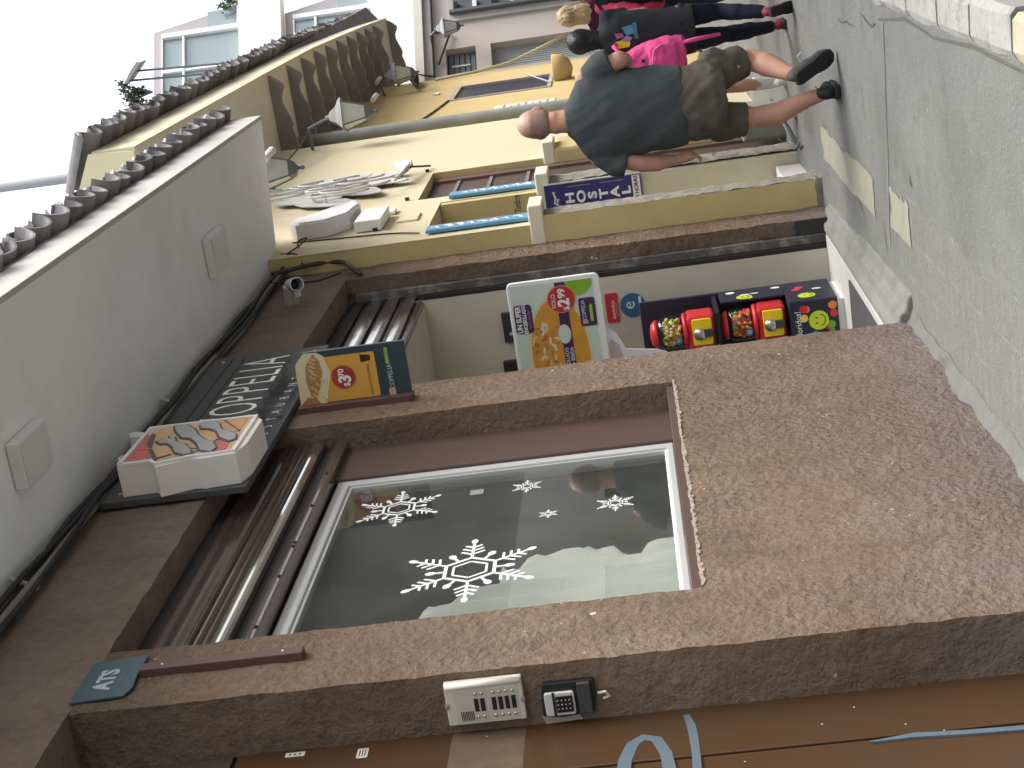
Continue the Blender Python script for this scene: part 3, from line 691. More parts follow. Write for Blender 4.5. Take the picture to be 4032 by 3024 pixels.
# ================================================================== LEFT STREET DOOR
DOOR = MB().box(-2.60, -2.548, 2.2, 4.283, 0.03, 3.46).build('street_door', M_DOOR, label='brown metal street door with blue graffiti at the edge', category='door')
MB().box(-2.60, -2.542, 4.289, 4.60, 0.03, 2.93).build('door_frame', M_DOOR, DOOR, bevel=0.003)
MB().box(-2.60, -2.545, 4.289, 4.60, 2.945, 3.46).build('transom_panel', M_BRMET2, DOOR)
def decal(name, pts, w, m, parent, x=-2.5415, th=0.001):
    b = MB(); ribbon(b, pts, w, (x, 0, 0), RX, UZ, th); return b.build(name, m, parent)
decal('graffiti', [(4.20, 1.668), (4.30, 1.66), (4.39, 1.635), (4.425, 1.60), (4.405, 1.56), (4.32, 1.535), (4.20, 1.525)], [.022, .021, .020, .018, .018, .019, .02], M_GRAF, DOOR)
decal('graffiti', [(4.535, 1.462), (4.47, 1.45), (4.40, 1.446), (4.30, 1.444), (4.18, 1.446)], [.010, .014, .014, .013, .014], M_GRAF, DOOR)
decal('graffiti', [(4.262, 0.93), (4.275, 0.80), (4.262, 0.65), (4.25, 0.40)], [.002, .012, .012, .011], M_GRAF, DOOR, x=-2.5475, th=0.0075)
M_STK2 = mat('label_white', (0.60, 0.58, 0.52), 0.6, 0.05)
for (y0, y1, z0, z1) in ((4.53, 4.556, 2.70, 2.765), (4.478, 4.535, 2.486, 2.522)):
    s_ = MB().box(-2.542, -2.5405, y0, y1, z0, z1).build('sticker', M_STK2, DOOR)
    for q in range(3): MB().box(-2.5405, -2.5402, y0+0.008, y1-0.008, z0+(z1-z0)*(0.2+0.25*q), z0+(z1-z0)*(0.3+0.25*q)).build('printed_line', M_BLACK, s_)
MB().box(-2.542, -2.5412, 4.30, 4.565, 1.975, 2.215).build('glued_paper', mat('old_paper', (0.098, 0.064, 0.038), 0.75, 0.12, 25, dirt=(0.14, 0.09, 0.05), dscale=18, damt=0.8), DOOR)
M_SPECK = mat('paint_speck', (0.5, 0.42, 0.3), 0.8)
rnd = random.Random(4)
for k in range(7):
    MB().ball((-2.5415, rnd.uniform(4.2, 4.56), rnd.uniform(0.5, 2.5)), (0.0015, 0.003, 0.0035), 6, 4).build('paint_speck', M_SPECK, DOOR)

# ================================================================== YELLOW HOSTEL BUILDING
HOST = thing('hostel_building', 'long yellow and cream house with tiled eave on carved brackets past the restaurant', 'building')
FX = -2.195
b = MB()
def wallrect(b, x, y0, y1, z0, z1, step=0.12): b.grid((x, y0, z0), (0, y1-y0, 0), (0, 0, z1-z0), step)
for r in ((10.88, 11.28, 2.12, 5.25), (11.28, 12.22, 2.945, 5.25), (12.22, 12.47, 2.12, 5.25), (12.47, 13.68, 3.15, 5.25), (13.68, 16.45, 0.1, 5.25)):
    wallrect(b, FX, *r)
b.displace(0.003, 3.0, 0.001, 20)
b.build('front_wall', M_CREAM, HOST, smooth=True)
b = MB()
b.grid((-2.75, 10.88, 0.1), (0.61, 0, 0), (0, 0, 2.05), 0.06)                     # return face towards us, lower and upper
b.grid((-2.75, 10.885, 2.14), (0.555, 0, 0), (0, 0, 3.1), 0.08)
b.displace(0.003, 4.0, 0.0015, 25)
b.build('return_wall', M_YEL, HOST, smooth=True)
# reveals of the two openings
MB().grid((FX, 13.68, 2.14), (-0.5, 0, 0), (0, 0, 1.01), 0.1).build('reveal', M_YEL, HOST)
for (y0, y1, z) in ((11.28, 12.22, 2.945), (12.47, 13.68, 3.15)): MB().grid((FX, y0, z), (-0.5, 0, 0), (0, y1-y0, 0), 0.1).build('reveal_head', M_CREAM, HOST)
# lower piers: bare stone on the street edge, paint on the sides
def stone_strip(y0, y1, z0, z1, x):
    b = MB(); b.grid((x, y0, z0), (0, y1-y0, 0), (0, 0, z1-z0), 0.02); b.displace(0.010, 14.0, 0.006, 45)
    return b.build('stone_edge', M_STONE, HOST, smooth=True)
stone_strip(10.89, 11.12, 0.1, 2.13, -2.142); stone_strip(12.14, 12.47, 0.1, 2.13, -2.142)
MB().box(-2.75, -2.150, 10.93, 11.10, 0.05, 2.13).build('pier', M_CONC2, HOST)
b = MB(); b.grid((-2.37, 10.862, 0.12), (0.24, 0, 0), (0, 0, 0.10), 0.02); b.grid((-2.13, 10.862, 0.12), (0, 0.26, 0), (0, 0, 0.10), 0.02); b.grid((-2.37, 10.862, 0.22), (0.24, 0, 0), (0, 0.03, 0), 0.02)
b.displace(0.012, 12, 0.006, 40); b.build('base_stone', M_STONE, HOST, smooth=True)
M_JAMB = mat('jamb_cream', (0.60, 0.56, 0.42), 0.85, 0.05, 3, 0.1, 50, dirt=(0.42, 0.37, 0.24), dscale=1.6, damt=0.5)
MB().box(-2.90, -2.158, 12.13, 12.46, 0.05, 2.127).build('pier', M_JAMB, HOST, bevel=0.01)
MB().box(-2.90, -2.20, 12.135, 12.46, 2.1275, 2.94).build('pier', M_YEL, HOST)
MB().box(-2.90, -2.12, 13.66, 14.3, 0.05, 2.1).build('pier', M_YEL, HOST, bevel=0.03)
for y0, y1 in ((10.872, 11.21), (12.12, 12.46), (13.66, 14.0)):
    MB().box(-2.40, -2.06, y0, y1, 2.085, 2.188).build('impost_block', mat('impost_cream', (0.74, 0.68, 0.52), 0.8, 0.04), HOST, bevel=0.012)
MB().box(-2.96, -2.90, 10.9, 13.8, 0.05, 5.2).build('back_wall', M_YEL, HOST)
MB().box(-2.9, -2.45, 11.12, 12.12, 0.05, 0.26).build('threshold', M_CONC2, HOST)
MB().box(-2.75, -2.245, 11.13, 12.10, 0.08, 0.37).build('white_step', mat('step_white', (0.72, 0.70, 0.66), 0.7, 0.05), HOST, bevel=0.008)
# timber door in the second opening
TD = MB().box(-2.36, -2.27, 12.47, 13.675, 0.2, 3.12).build('timber_door', mat('timber_dark', (0.085, 0.055, 0.042), 0.6, 0.25, 5, 0.3, 40), HOST)
for zz_ in (2.3, 2.62, 2.9): MB().box(-2.27, -2.258, 12.5, 13.5, zz_, zz_+0.03).build('rail', mat('timber_grey', (0.20, 0.17, 0.15), 0.7, 0.2, 12), TD)
MB().box(-2.27, -2.245, 13.50, 13.672, 0.2, 3.12).build('door_post', mat('timber_brown', (0.13, 0.085, 0.065), 0.6, 0.2, 8), TD)
# second part of the facade, set back
b = MB()
for r in ((16.3, 21.36, 0.1, 5.3), (22.74, 24.3, 0.1, 5.3), (21.36, 22.74, 0.1, 2.45), (21.36, 22.74, 3.71, 5.3)): wallrect(b, -2.5, *r, 0.2)
b.build('rear_facade', M_ORYEL, HOST, smooth=True)
MB().box(-4.5, -2.51, 24.15, 24.295, 0.1, 5.2).build('end_wall', M_ORYEL, HOST)
# downpipe, grey paint flaking
DP = MB().tube([(-2.29, 17.6, 0.2), (-2.30, 17.6, 2.0), (-2.295, 17.6, 4.2), (-2.30, 17.62, 5.19)], 0.082, 14).build('downpipe', mat('pipe_grey', (0.27, 0.28, 0.26), 0.6, 0.12, 4, 0.05, 30, dirt=(0.42, 0.42, 0.38), dscale=4, damt=0.6), HOST, smooth=True)
# eave of the hostel: soffit, fascia, end panel, roof, tiles, carved brackets
def ex(y):
    T = ((12.1, -1.449), (17.2, -1.467), (20.0, -1.488), (21.8, -1.532), (24.4, -1.60), (26.9, -1.688))
    for (a, xa), (c, xc) in zip(T, T[1:]):
        if y <= c: return xa + (xc-xa)*(y-a)/(c-a)
    return T[-1][1]
EY = (12.1, 17.2, 20.0, 21.8, 24.4, 26.9)
b = MB(); b.plate([(-2.62, 12.1)] + [(ex(q), q) for q in EY] + [(-2.62, 26.9)], (0, 0, 5.2), (1, 0, 0), (0, 1, 0), 0.04)
b.build('soffit', mat('soffit_beige', (0.70, 0.66, 0.62), 0.9, 0.06, 2), HOST)
b = MB(); b.plate([(ex(q), q) for q in EY] + [(ex(q)+0.03, q) for q in EY[::-1]], (0, 0, 5.197), (1, 0, 0), (0, 1, 0), 0.345)
b.build('fascia', mat('fascia_beige', (0.70, 0.64, 0.48), 0.85, 0.05, 2, dirt=(0.55, 0.48, 0.34), dscale=2), HOST)
b = MB(); b.plate([(ex(12.1), 5.2), (ex(12.1)+0.02, 5.56), (-2.62, 6.16), (-2.62, 5.2)], (0, 12.095, 0), (1, 0, 0), (0, 0, 1), 0.03)
b.build('eave_end_panel', mat('panel_pale_yellow', (0.72, 0.66, 0.42), 0.85, 0.04, 2), HOST)
hroof = MB().plate([(-1.44, 5.50), (-1.44, 5.535), (-4.0, 6.60), (-4.0, 5.3), (-1.7, 5.3)], (0, 26.9, 0), (1, 0, 0), (0, 0, 1), 14.75).build('roof', M_TILE, HOST)
lay_tiles(hroof, 12.16, 27.0, 0.24, -1.25, 5.47, 0.42, 2, skewf=lambda y: ex(y) - ex(12.1))
M_BRK = mat('bracket_wood', (0.28, 0.25, 0.25), 0.8, 0.12, 6, 0.1, 30)
for yb in (17.18, 18.25, 19.15, 20.03, 20.89, 21.78, 22.66, 23.55, 24.38, 25.2, 26.85):
    xo = ex(yb) - 0.01
    pr = [(0, 0)] + [(-0.02, -0.05), (-0.06, -0.10), (-0.11, -0.15), (-0.15, -0.155), (-0.20, -0.125), (-0.25, -0.105), (-0.31, -0.105), (-0.40, -0.135), (-0.50, -0.175), (-0.56, -0.18), (-0.58, -0.165), (-0.62, -0.165), (-0.70, -0.19), (-0.78, -0.20), (-1.03, -0.20)] + [(-1.03, 0)]
    if yb > 24.4: pr = [p for p in pr]
    MB().plate([(xo+p[0], 5.199+p[1]) for p in pr], (0, yb+0.06, 0), (1, 0, 0), (0, 0, 1), 0.06).build('eave_bracket', M_BRK, HOST)
# window with a planter further along
HW = MB().box(-2.62, -2.52, 21.35, 22.75, 2.45, 3.72).build('window', mat('window_dark', (0.035, 0.03, 0.05), 0.35, 0.2, 5), HOST)
M_WREV = mat('window_trim', (0.42, 0.38, 0.34), 0.8, 0.08)
for (y0, y1, z0, z1) in ((21.3, 21.36, 2.4, 3.78), (22.74, 22.8, 2.4, 3.78), (21.36, 22.74, 3.71, 3.78), (21.36, 22.74, 2.4, 2.45)):
    MB().box(-2.56, -2.485, y0, y1, z0, z1).build('window_trim', M_WREV, HW)
MB().tube([(-2.48, 21.7, 2.42), (-2.40, 22.3, 2.75)], 0.012, 6).build('stay_bar', M_STEEL, HW)
b = MB(); b.lathe([(0.02, 2.10), (0.12, 2.13), (0.19, 2.22), (0.215, 2.36), (0.20, 2.37)], (-2.36, 22.0, 0), 20)
b.build('wall_planter', mat('planter_ochre', (0.50, 0.36, 0.16), 0.85, 0.1, 6), HOST, smooth=True)
# wires and small fixings on the rear facade
MB().wire([(-2.488, 17.4, 4.3), (-2.486, 19.0, 4.05), (-2.486, 20.4, 3.86), (-2.488, 21.3, 3.77)], 0.012, 6).build('wire', M_CABLE, HOST)
MB().box(-2.495, -2.478, 22.2, 22.36, 3.98, 4.06).build('wall_sensor', M_WHITE, HOST)

# --- paper notice, cable coil box, blue boards, wall decorations (things of their own)
NOT_ = MB().box(-2.499, -2.492, 19.3, 20.1, 2.30, 3.06).build('paper_notice', mat('notice_paper', (0.62, 0.60, 0.52), 0.8, 0.1, 10), label='pasted paper notice with faded lines on the far yellow wall', category='notice')
for k in range(7):
    yy = 19.38 + 0.02*(k % 2)
    MB().box(-2.492, -2.4912, yy, 20.05 - 0.09*(k % 3), 2.38+0.09*k, 2.41+0.09*k).build('printed_line', mat('faded_ink', (0.25, 0.25, 0.24), 0.8), NOT_)
TR = thing('cable_box', 'black bundle of cable and splice case hanging by the eave end', 'cable box')
MB().tube([(-2.40, 23.3, 4.42), (-2.36, 23.9, 4.52), (-2.34, 24.2, 4.60)], [0.05, 0.085, 0.06], 10).build('splice_case', M_BLACK, TR, smooth=True)
for k in range(5):
    MB().tube([(-2.42, 23.0, 4.36+0.01*k), (-2.36+0.02*k, 23.6, 4.50+0.015*k), (-2.33, 24.1, 4.56+0.012*k), (-2.45, 24.25, 4.3-0.02*k)], 0.009, 6).build('cable', M_CABLE, TR)
M_BLUE = mat('board_blue', (0.10, 0.27, 0.42), 0.4, 0.3, 8, spec=0.6)
M_BLUEL = mat('board_white_print', (0.70, 0.80, 0.85), 0.4, 0.05)
def blue_board(y0, z0, z1, label):
    t = MB().box(-2.185, -2.160, y0, y0+0.17, z0, z1).build('blue_board', M_BLUE, label=label, category='sign', group='narrow blue boards beside the hostel openings', bevel=0.004)
    rnd = random.Random(int(y0*10))
    z = z0+0.05
    while z < z1-0.08:
        h = rnd.uniform(0.03, 0.07)
        b = MB(); ribbon(b, [(y0+0.05, z), (y0+rnd.uniform(.10, .15), z+h*0.5), (y0+rnd.uniform(.05, .11), z+h)], rnd.uniform(.010, .02), (-2.160, 0, 0), RX, UZ, 0.0015); b.build('painted_stroke', M_BLUEL, t)
        z += h + 0.03
    return t
blue_board(11.0, 2.192, 2.93, 'narrow blue board with white strokes beside the Timbre doorway')
blue_board(12.26, 2.192, 2.88, 'narrow blue board with white strokes just above the HOSTAL sign')
text('painted_word', 'Timbre', mat('hand_paint', (0.08, 0.06, 0.03), 0.8), HOST, (-2.268, 12.133, 2.345), RY, UZ, 0.075, 0.0008, sx=0.62)

HS = MB().box(-2.40, -2.155, 12.098, 12.126, 1.385, 2.127).build('hostal_sign', mat('sign_navy', (0.035, 0.03, 0.16), 0.35, 0.06, 10, spec=0.6), label='navy blue vertical sign reading HOSTAL in white letters', category='sign')
MB().box(-2.157, -2.148, 12.09, 12.128, 1.38, 2.13).build('sign_edge', M_GREYFR, HS)
MB().box(-2.39, -2.165, 12.0955, 12.0975, 1.395, 1.455).build('sign_band', M_WHITE, HS)
text('letters', '24 HORAS', M_BLACK, HS, (-2.265, 12.095, 1.425), RY, UZ, 0.042, 0.0006, sx=1.0, bold=0.001)
for k, ch in enumerate('HOSTAL'):
    text('letter', ch, M_WHITE, HS, (-2.272, 12.0965, 1.935-0.0865*k), RY, UZ, 0.090, 0.001, sx=1.32, bold=0.0035)
b = MB(); ribbon(b, [(-2.315, 2.03), (-2.30, 2.06), (-2.27, 2.055), (-2.275, 2.025), (-2.30, 2.03), (-2.26, 2.05), (-2.21, 2.06)], 0.006, (0, 12.0975, 0), RY, UZ, 0.001); b.build('emblem', M_WHITE, HS)
b = MB(); ribbon(b, [(-2.187, 1.52), (-2.186, 1.70)], 0.0015, (0, 12.0975, 0), RY, UZ, 0.001); ribbon(b, [(-2.186, 1.77), (-2.185, 1.95)], 0.0015, (0, 12.0975, 0), RY, UZ, 0.001); b.build('ornament_line', M_GREYFR, HS)

# tree-shaped wire ornament made of flat sheet and bent tube
M_SHEET = mat('sheet_grey', (0.52, 0.52, 0.52), 0.5, 0.08, 6)
M_WIRE = mat('neon_tube', (0.55, 0.53, 0.50), 0.4, 0.1, 10)
TREE = thing('wall_ornament', 'grey metal wire ornament shaped like a leafy tree on the cream wall', 'ornament')
for (y0, z0, L_, w_, tl) in ((12.72, 3.95, 0.52, 0.13, 0.10), (12.95, 4.12, 0.60, 0.15, 0.05), (13.22, 4.18, 0.58, 0.14, 0.0), (13.48, 4.10, 0.62, 0.15, -0.05), (13.72, 3.98, 0.56, 0.13, -0.10), (13.02, 3.72, 0.46, 0.14, 0.12), (13.35, 3.68, 0.50, 0.14, -0.02), (13.62, 3.62, 0.44, 0.12, -0.12), (13.30, 3.46, 0.30, 0.08, 0.0)):
    poly = [(y0 + w_*math.sin(t)*(1.15-0.25*math.cos(t)) + tl*math.cos(t), z0 + L_*0.5*math.cos(t) + 0.012*math.sin(5*t)) for t in [2*math.pi*i/14 for i in range(14)]]
    MB().plate(poly, (-2.165 + random.uniform(0, 0.012), 0, 0), RX, UZ, 0.008).build('leaf_plate', M_SHEET, TREE)
rnd = random.Random(11)
for k in range(13):
    y0 = 12.7 + rnd.uniform(0, 1.0); z0 = 3.60 + rnd.uniform(0, 0.75); xx = -2.09 + rnd.uniform(-0.02, 0.03); L_ = rnd.uniform(0.30, 0.55); w_ = rnd.uniform(0.04, 0.08)
    pts = [(xx, y0 + w_*math.cos(t)*1.6, z0 + L_*0.5*math.sin(t)) for t in [2*math.pi*i/12 for i in range(10)]]
    MB().tube(pts, 0.009, 6).build('bent_tube', M_WIRE, TREE, smooth=True)
    MB().tube([(xx, y0, z0+L_*0.4), (-2.16, y0, z0+L_*0.4)], 0.006, 5).build('standoff', M_STEEL, TREE)
for k in range(5):
    MB().tube([(-2.11, 13.1+0.14*k, 3.40-0.02*k), (-2.08, 13.3+0.12*k, 3.34), (-2.10, 13.5+0.1*k, 3.40+0.03*k)], 0.014, 6).build('bent_tube', M_WIRE, TREE, smooth=True)
for (p, q, r) in (((13.25, 3.45), (13.6, 3.32), (13.95, 3.20)), ((13.7, 4.50), (13.8, 4.7), (13.4, 4.55))):
    MB().tube([(-2.17, *p), (-2.10, *q), (-2.17, *r)], 0.009, 6).build('feed_wire', M_CABLE, TREE)
for (yy, zz_) in ((13.78, 3.21), (12.51, 3.24), (11.42, 3.35)):
    MB().lathe([(0.018, 0), (0.018, 0.03)], (FX-0.005, yy, zz_), 8, 'x').build('bolt', M_BLACK, TREE)
# white curved channel letter and its boxes
SC = thing('channel_letter', 'white curved channel letter sign on two white boxes beside the tree ornament', 'sign')
prof = [(11.42, 3.93), (11.42, 3.70), (11.60, 3.56), (11.95, 3.52), (12.12, 3.60), (12.02, 3.74), (11.86, 3.84), (11.70, 3.98), (11.55, 4.0)]
MB().plate(prof, (-2.19, 0, 0), RX, UZ, 0.115).build('letter_body', mat('letter_lilac', (0.66, 0.64, 0.66), 0.5, 0.05), SC, bevel=0.006)
b = MB(); ribbon(b, [(11.44, 3.90), (11.45, 3.72), (11.62, 3.59), (11.93, 3.55), (12.08, 3.60)], 0.014, (-2.075, 0, 0), RX, UZ, 0.014); b.build('raised_rim', M_WHITE, SC)
MB().box(-2.19, -2.11, 11.42, 11.92, 3.30, 3.50).build('mounting_box', M_WHITE, SC, bevel=0.006)
MB().box(-2.19, -2.165, 11.96, 12.10, 3.27, 3.37).build('mounting_box', M_WHITE, SC, bevel=0.004)
MB().box(-2.20, -2.180, 11.60, 11.86, 3.055, 3.215).build('wall_vent', M_CREAM, label='small cream vent plate above the Timbre doorway', category='vent', bevel=0.006)
MB().wire([(-2.18, 11.05, 2.98), (-2.185, 11.2, 3.2), (-2.185, 11.28, 3.6), (-2.18, 11.32, 3.95)], 0.006, 6).build('wall_wire', M_CABLE, label='thin wire running up the cream corner of the hostel front', category='wire')
MB().wire([(-2.19, 10.98, 3.93), (-2.15, 11.05, 3.84), (-2.12, 11.14, 3.80), (-2.15, 11.18, 3.88), (-2.18, 11.1, 3.86)], 0.006, 6).build('wire_hook', M_CABLE, label='short bent black wire end on the cream corner by the eave', category='wire')

# ================================================================== LANTERNS
M_LAMPM = mat('lantern_metal', (0.30, 0.31, 0.32), 0.55, 0.1, 8)
M_LAMPD = mat('lantern_dark', (0.13, 0.14, 0.15), 0.55, 0.1, 8)
M_LAMPG = mat('lantern_milk_glass', (0.55, 0.56, 0.53), 0.4, 0.12, 7)
def lantern(x, y, z, s, label, arm=None, rot=0.35):
    t = thing('wall_lantern', label, 'lantern', 'street lanterns along the yellow wall')
    def sq(r, h):
        return [(x + r*math.cos(rot + math.pi/4 + k*math.pi/2), y + r*math.sin(rot + math.pi/4 + k*math.pi/2), z + h) for k in range(4)]
    def frus(levels, name, m, bevel=0.0):
        b = MB(); vs = []; fs = []
        for r, h in levels: vs += sq(r*s, h*s)
        for i in range(len(levels)-1):
            for k in range(4): fs.append((i*4+k, i*4+(k+1)%4, (i+1)*4+(k+1)%4, (i+1)*4+k))
        fs.append((3, 2, 1, 0)); n = (len(levels)-1)*4; fs.append((n, n+1, n+2, n+3))
        b.add(vs, fs); return b.build(name, m, t, bevel=bevel)
    frus([(0.50, 0.50), (0.44, 0.56), (0.26, 0.66), (0.16, 0.80), (0.10, 0.84)], 'cap', M_LAMPM)
    frus([(0.20, 0.0), (0.38, 0.50)], 'glass_body', M_LAMPG)
    frus([(0.03, -0.20), (0.06, -0.14), (0.17, -0.10), (0.23, 0.0)], 'base', M_LAMPD)
    MB().ball((x, y, z-0.24*s), 0.045*s, 8, 6).build('finial', M_LAMPD, t, smooth=True)
    MB().lathe([(0.06*s, 0), (0.05*s, 0.1*s)], (x, y, z+0.84*s), 8).build('top_knob', M_LAMPM, t)
    a0, a1 = sq(0.21*s, 0.0), sq(0.39*s, 0.5*s)
    for k in range(4): MB().tube([a0[k], a1[k]], 0.018*s, 5).build('corner_bar', M_LAMPD, t)
    if arm: MB().tube(arm, 0.018, 6).build('arm', M_LAMPD, t)
    return t
lantern(-1.87, 16.0, 4.02, 0.44, 'large grey lantern with milk glass in front of the eave brackets', arm=[(-1.87, 16.0, 4.40), (-1.95, 16.0, 4.62), (-2.2, 16.2, 4.66), (-2.45, 16.4, 4.5)])
lantern(-1.78, 12.25, 4.07, 0.42, 'lantern half hidden behind the end of the white soffit', arm=[(-1.78, 12.25, 4.44), (-1.9, 12.3, 4.6), (-2.2, 12.3, 4.6)])
lantern(-2.22, 23.0, 4.42, 0.42, 'far lantern beside the black cable bundle', arm=[(-2.22, 23.0, 4.78), (-2.3, 23.0, 4.9), (-2.5, 23.0, 4.85)])
for (x0, y0, z0, x1, y1, z1) in ((-2.1, 14.6, 4.66, -1.95, 16.0, 4.60), (-2.2, 18.0, 4.9, -2.25, 22.6, 4.9)):
    MB().tube([(x0, y0, z0), ((x0+x1)/2, (y0+y1)/2, (z0+z1)/2-0.03), (x1, y1, z1)], 0.008, 6).build('span_wire', M_CABLE, label='wire strung below the eave brackets ' + ('near' if y0 < 17 else 'beyond') + ' the large lantern', category='wire')
for (x, y, z, lab) in ((-2.25, 20.6, 4.62, 'white tube floodlight under the brackets between two lanterns'), (-2.28, 23.0, 4.90, 'white tube floodlight just above the far lantern'), (-1.66, 12.2, 4.20, 'white tube floodlight beside the soffit end')):
    MB().tube([(x, y-0.12, z+0.02), (x+0.03, y+0.14, z+0.0)], 0.032, 10).build('tube_light', M_WHITE, smooth=False, label=lab, category='light')

# ================================================================== FAR BUILDINGS
def frame_build(P0, e):
    e = Vector((e[0], e[1], 0)).normalized(); return Vector((P0[0], P0[1], 0)), e
PO, PE = frame_build((-3.1, 27), (0.68, 0.73))
PN = PE.cross(UZ)          # towards the street
PINK = thing('pink_building', 'pale pink house with balcony and corrugated door at the street end', 'building')
M_PINK = mat('pink_plaster', (0.56, 0.50, 0.46), 0.88, 0.05, 2, dirt=(0.45, 0.38, 0.35), dscale=1, damt=0.4)
def pp(name, poly, m, parent, d0, d1, bevel=0.0):
    return MB().plate(poly, PO + PN*d0, PE, UZ, d1-d0).build(name, m, parent, bevel=bevel)
def rc(a, b, c, d): return [(a, b), (c, b), (c, d), (a, d)]
for (a, z0, c, z1) in ((-2.0, 0.2, 0.48, 4.60), (1.05, 0.2, 6.0, 4.60), (0.48, 3.62, 1.05, 3.88), (0.48, 4.40, 1.05, 4.60)):
    pp('wall', rc(a, z0, c, z1), M_PINK, PINK, -0.25, 0.0)
pp('rear_wall', rc(-2.0, 0.2, 6.0, 4.6), M_PINK, PINK, -3.0, -0.26)
pp('eave_board', rc(-2.0, 4.62, 6.0, 4.75), mat('eave_grey', (0.50, 0.48, 0.44), 0.8), PINK, -0.25, 0.12)
pp('eave_board', rc(-2.0, 4.752, 6.0, 4.9), mat('eave_pale', (0.62, 0.60, 0.54), 0.8), PINK, -0.25, 0.2)
M_LOUV = mat('louvre_blue', (0.14, 0.18, 0.21), 0.5, 0.1)
W1 = pp('window', rc(0.48, 3.88, 1.05, 4.40), mat('window_frame_dark', (0.08, 0.09, 0.10), 0.5), PINK, -0.22, -0.16)
for k in range(5): pp('louvre_slat', rc(0.52, 3.91+0.095*k, 1.01, 3.985+0.095*k), M_LOUV, W1, -0.155, -0.13)
pp('latch', rc(0.74, 4.0, 0.77, 4.32), M_WHITE, W1, -0.129, -0.115)
D1 = pp('roller_door', rc(0.48, 0.2, 1.05, 3.62), mat('door_pale_metal', (0.42, 0.44, 0.45), 0.5, 0.05), PINK, -0.22, -0.18)
for k in range(12): pp('corrugation', rc(0.50+0.046*k, 0.3, 0.522+0.046*k, 3.56), mat('door_pale_metal', (0.42, 0.44, 0.45)), D1, -0.18, -0.165)
BAL = pp('balcony_slab', rc(1.62, 2.0, 6.0, 4.30), mat('balcony_trim', (0.44, 0.42, 0.39), 0.8), PINK, 0.0, 0.06)
pp('balcony_opening', rc(1.86, 2.0, 5.6, 4.22), mat('balcony_dark', (0.10, 0.12, 0.13), 0.6, 0.2, 3), BAL, 0.061, 0.075)
for k in range(7): pp('baluster', rc(1.80, 2.15+0.33*k, 1.98, 2.22+0.33*k), M_WHITE if k % 2 else M_BLACK, BAL, 0.08, 0.14)
pp('balcony_post', rc(1.74, 2.0, 1.80, 4.28), mat('post_dark', (0.12, 0.13, 0.14), 0.5), BAL, 0.08, 0.16)
MB().tube([PO+PE*1.45+PN*0.05+UZ*4.62, PO+PE*1.36+PN*0.06+UZ*4.3, PO+PE*0.7+PN*0.06+UZ*4.52], 0.02, 6).build('conduit', M_CABLE, PINK)
pl = PO + PE*1.13 + PN*0.45
t = lantern(pl.x, pl.y, 4.12, 0.42, 'small lantern on the pink house at the end of the street', arm=[(pl.x, pl.y, 4.46), (pl.x-0.1, pl.y+0.1, 4.6), tuple(pl - PN*0.44 + UZ*4.62)])
t['group'] = 'street lanterns along the yellow wall'
# yellow bent pipe on the end of the hostel
MB().tube([(-2.47, 24.0, 4.22), (-2.45, 24.1, 3.6), (-2.40, 24.2, 3.1), (-2.25, 24.3, 2.6), (-2.12, 24.3, 2.2)], 0.024, 8).build('bent_pipe', mat('pipe_yellow', (0.46, 0.42, 0.27), 0.6, 0.1), smooth=True, label='pale yellow bent pipe at the far end of the hostel wall', category='pipe')

AO, AE = frame_build((-2.5, 44), (0.78, 0.63)); AN = AE.cross(UZ)
APT = thing('apartment_building', 'white apartment block with glazed loggias rising behind the tiled roof', 'building')
M_APW = mat('apartment_white', (0.80, 0.78, 0.72), 0.85, 0.03, 1)
M_APL = mat('apartment_lilac', (0.42, 0.39, 0.41), 0.85, 0.06, 1)
M_APF = mat('loggia_frame', (0.78, 0.80, 0.80), 0.5, 0.03)
M_APG = mat('loggia_glass', (0.24, 0.31, 0.33), 0.12, 0.12, 1.2, spec=0.8)
def ap(name, poly, m, parent, d0, d1): return MB().plate(poly, AO + AN*d0, AE, UZ, d1-d0).build(name, m, parent)
ap('core', rc(-3.2, 2.0, 3.0, 7.9), M_APW, APT, -4.0, -0.3)
for z0, zp in ((11.64, 10.46), (7.98, 6.6)):
    ap('parapet', rc(-1.7 if z0 > 9 else -3.2, zp, 3.0, z0), M_APW, APT, -0.3, 0.15)
for z0, top in ((11.66, 14.15), (8.0, 10.44)):
    sp = ap('loggia_wall', [(-1.85, z0), (1.15, z0), (1.0, z0+0.35), (0.55, top), (-1.85, top)], M_APL, APT, -3.0, -0.25)
    gl_ = ap('glazing', rc(-1.62, z0, 0.28, top-0.28), M_APG, sp, -0.245, -0.2)
    ap('frame_bar', rc(0.22, z0, 0.36, top-0.26), M_APF, gl_, -0.2, -0.08)
    ap('frame_bar', rc(-1.64, top-0.29, 0.22, top-0.25), M_APF, gl_, -0.2, -0.12)
    ap('frame_bar', rc(-1.64, z0, -1.60, top-0.29), M_APF, gl_, -0.2, -0.12)
    ap('frame_bar', rc(-1.60, top-0.91, 0.22, top-0.85), M_APF, gl_, -0.2, -0.1)
    ap('frame_bar', rc(-0.90, top-0.85, -0.80, top-0.29), M_APF, gl_, -0.2, -0.11)
    ap('frame_bar', rc(-0.91, z0, -0.85, top-0.91), M_APF, gl_, -0.2, -0.11)
    ap('side_frame', rc(0.40, z0, 0.95, z0+0.95), M_APG, sp, -0.245, -0.2)
    ap('side_bar', rc(0.42, z0, 0.95, z0+0.09), M_APF, sp, -0.2, -0.1)
    ap('edge_board', rc(-1.95, z0, -1.85, top+0.05), M_APW, sp, -2.0, -0.15)
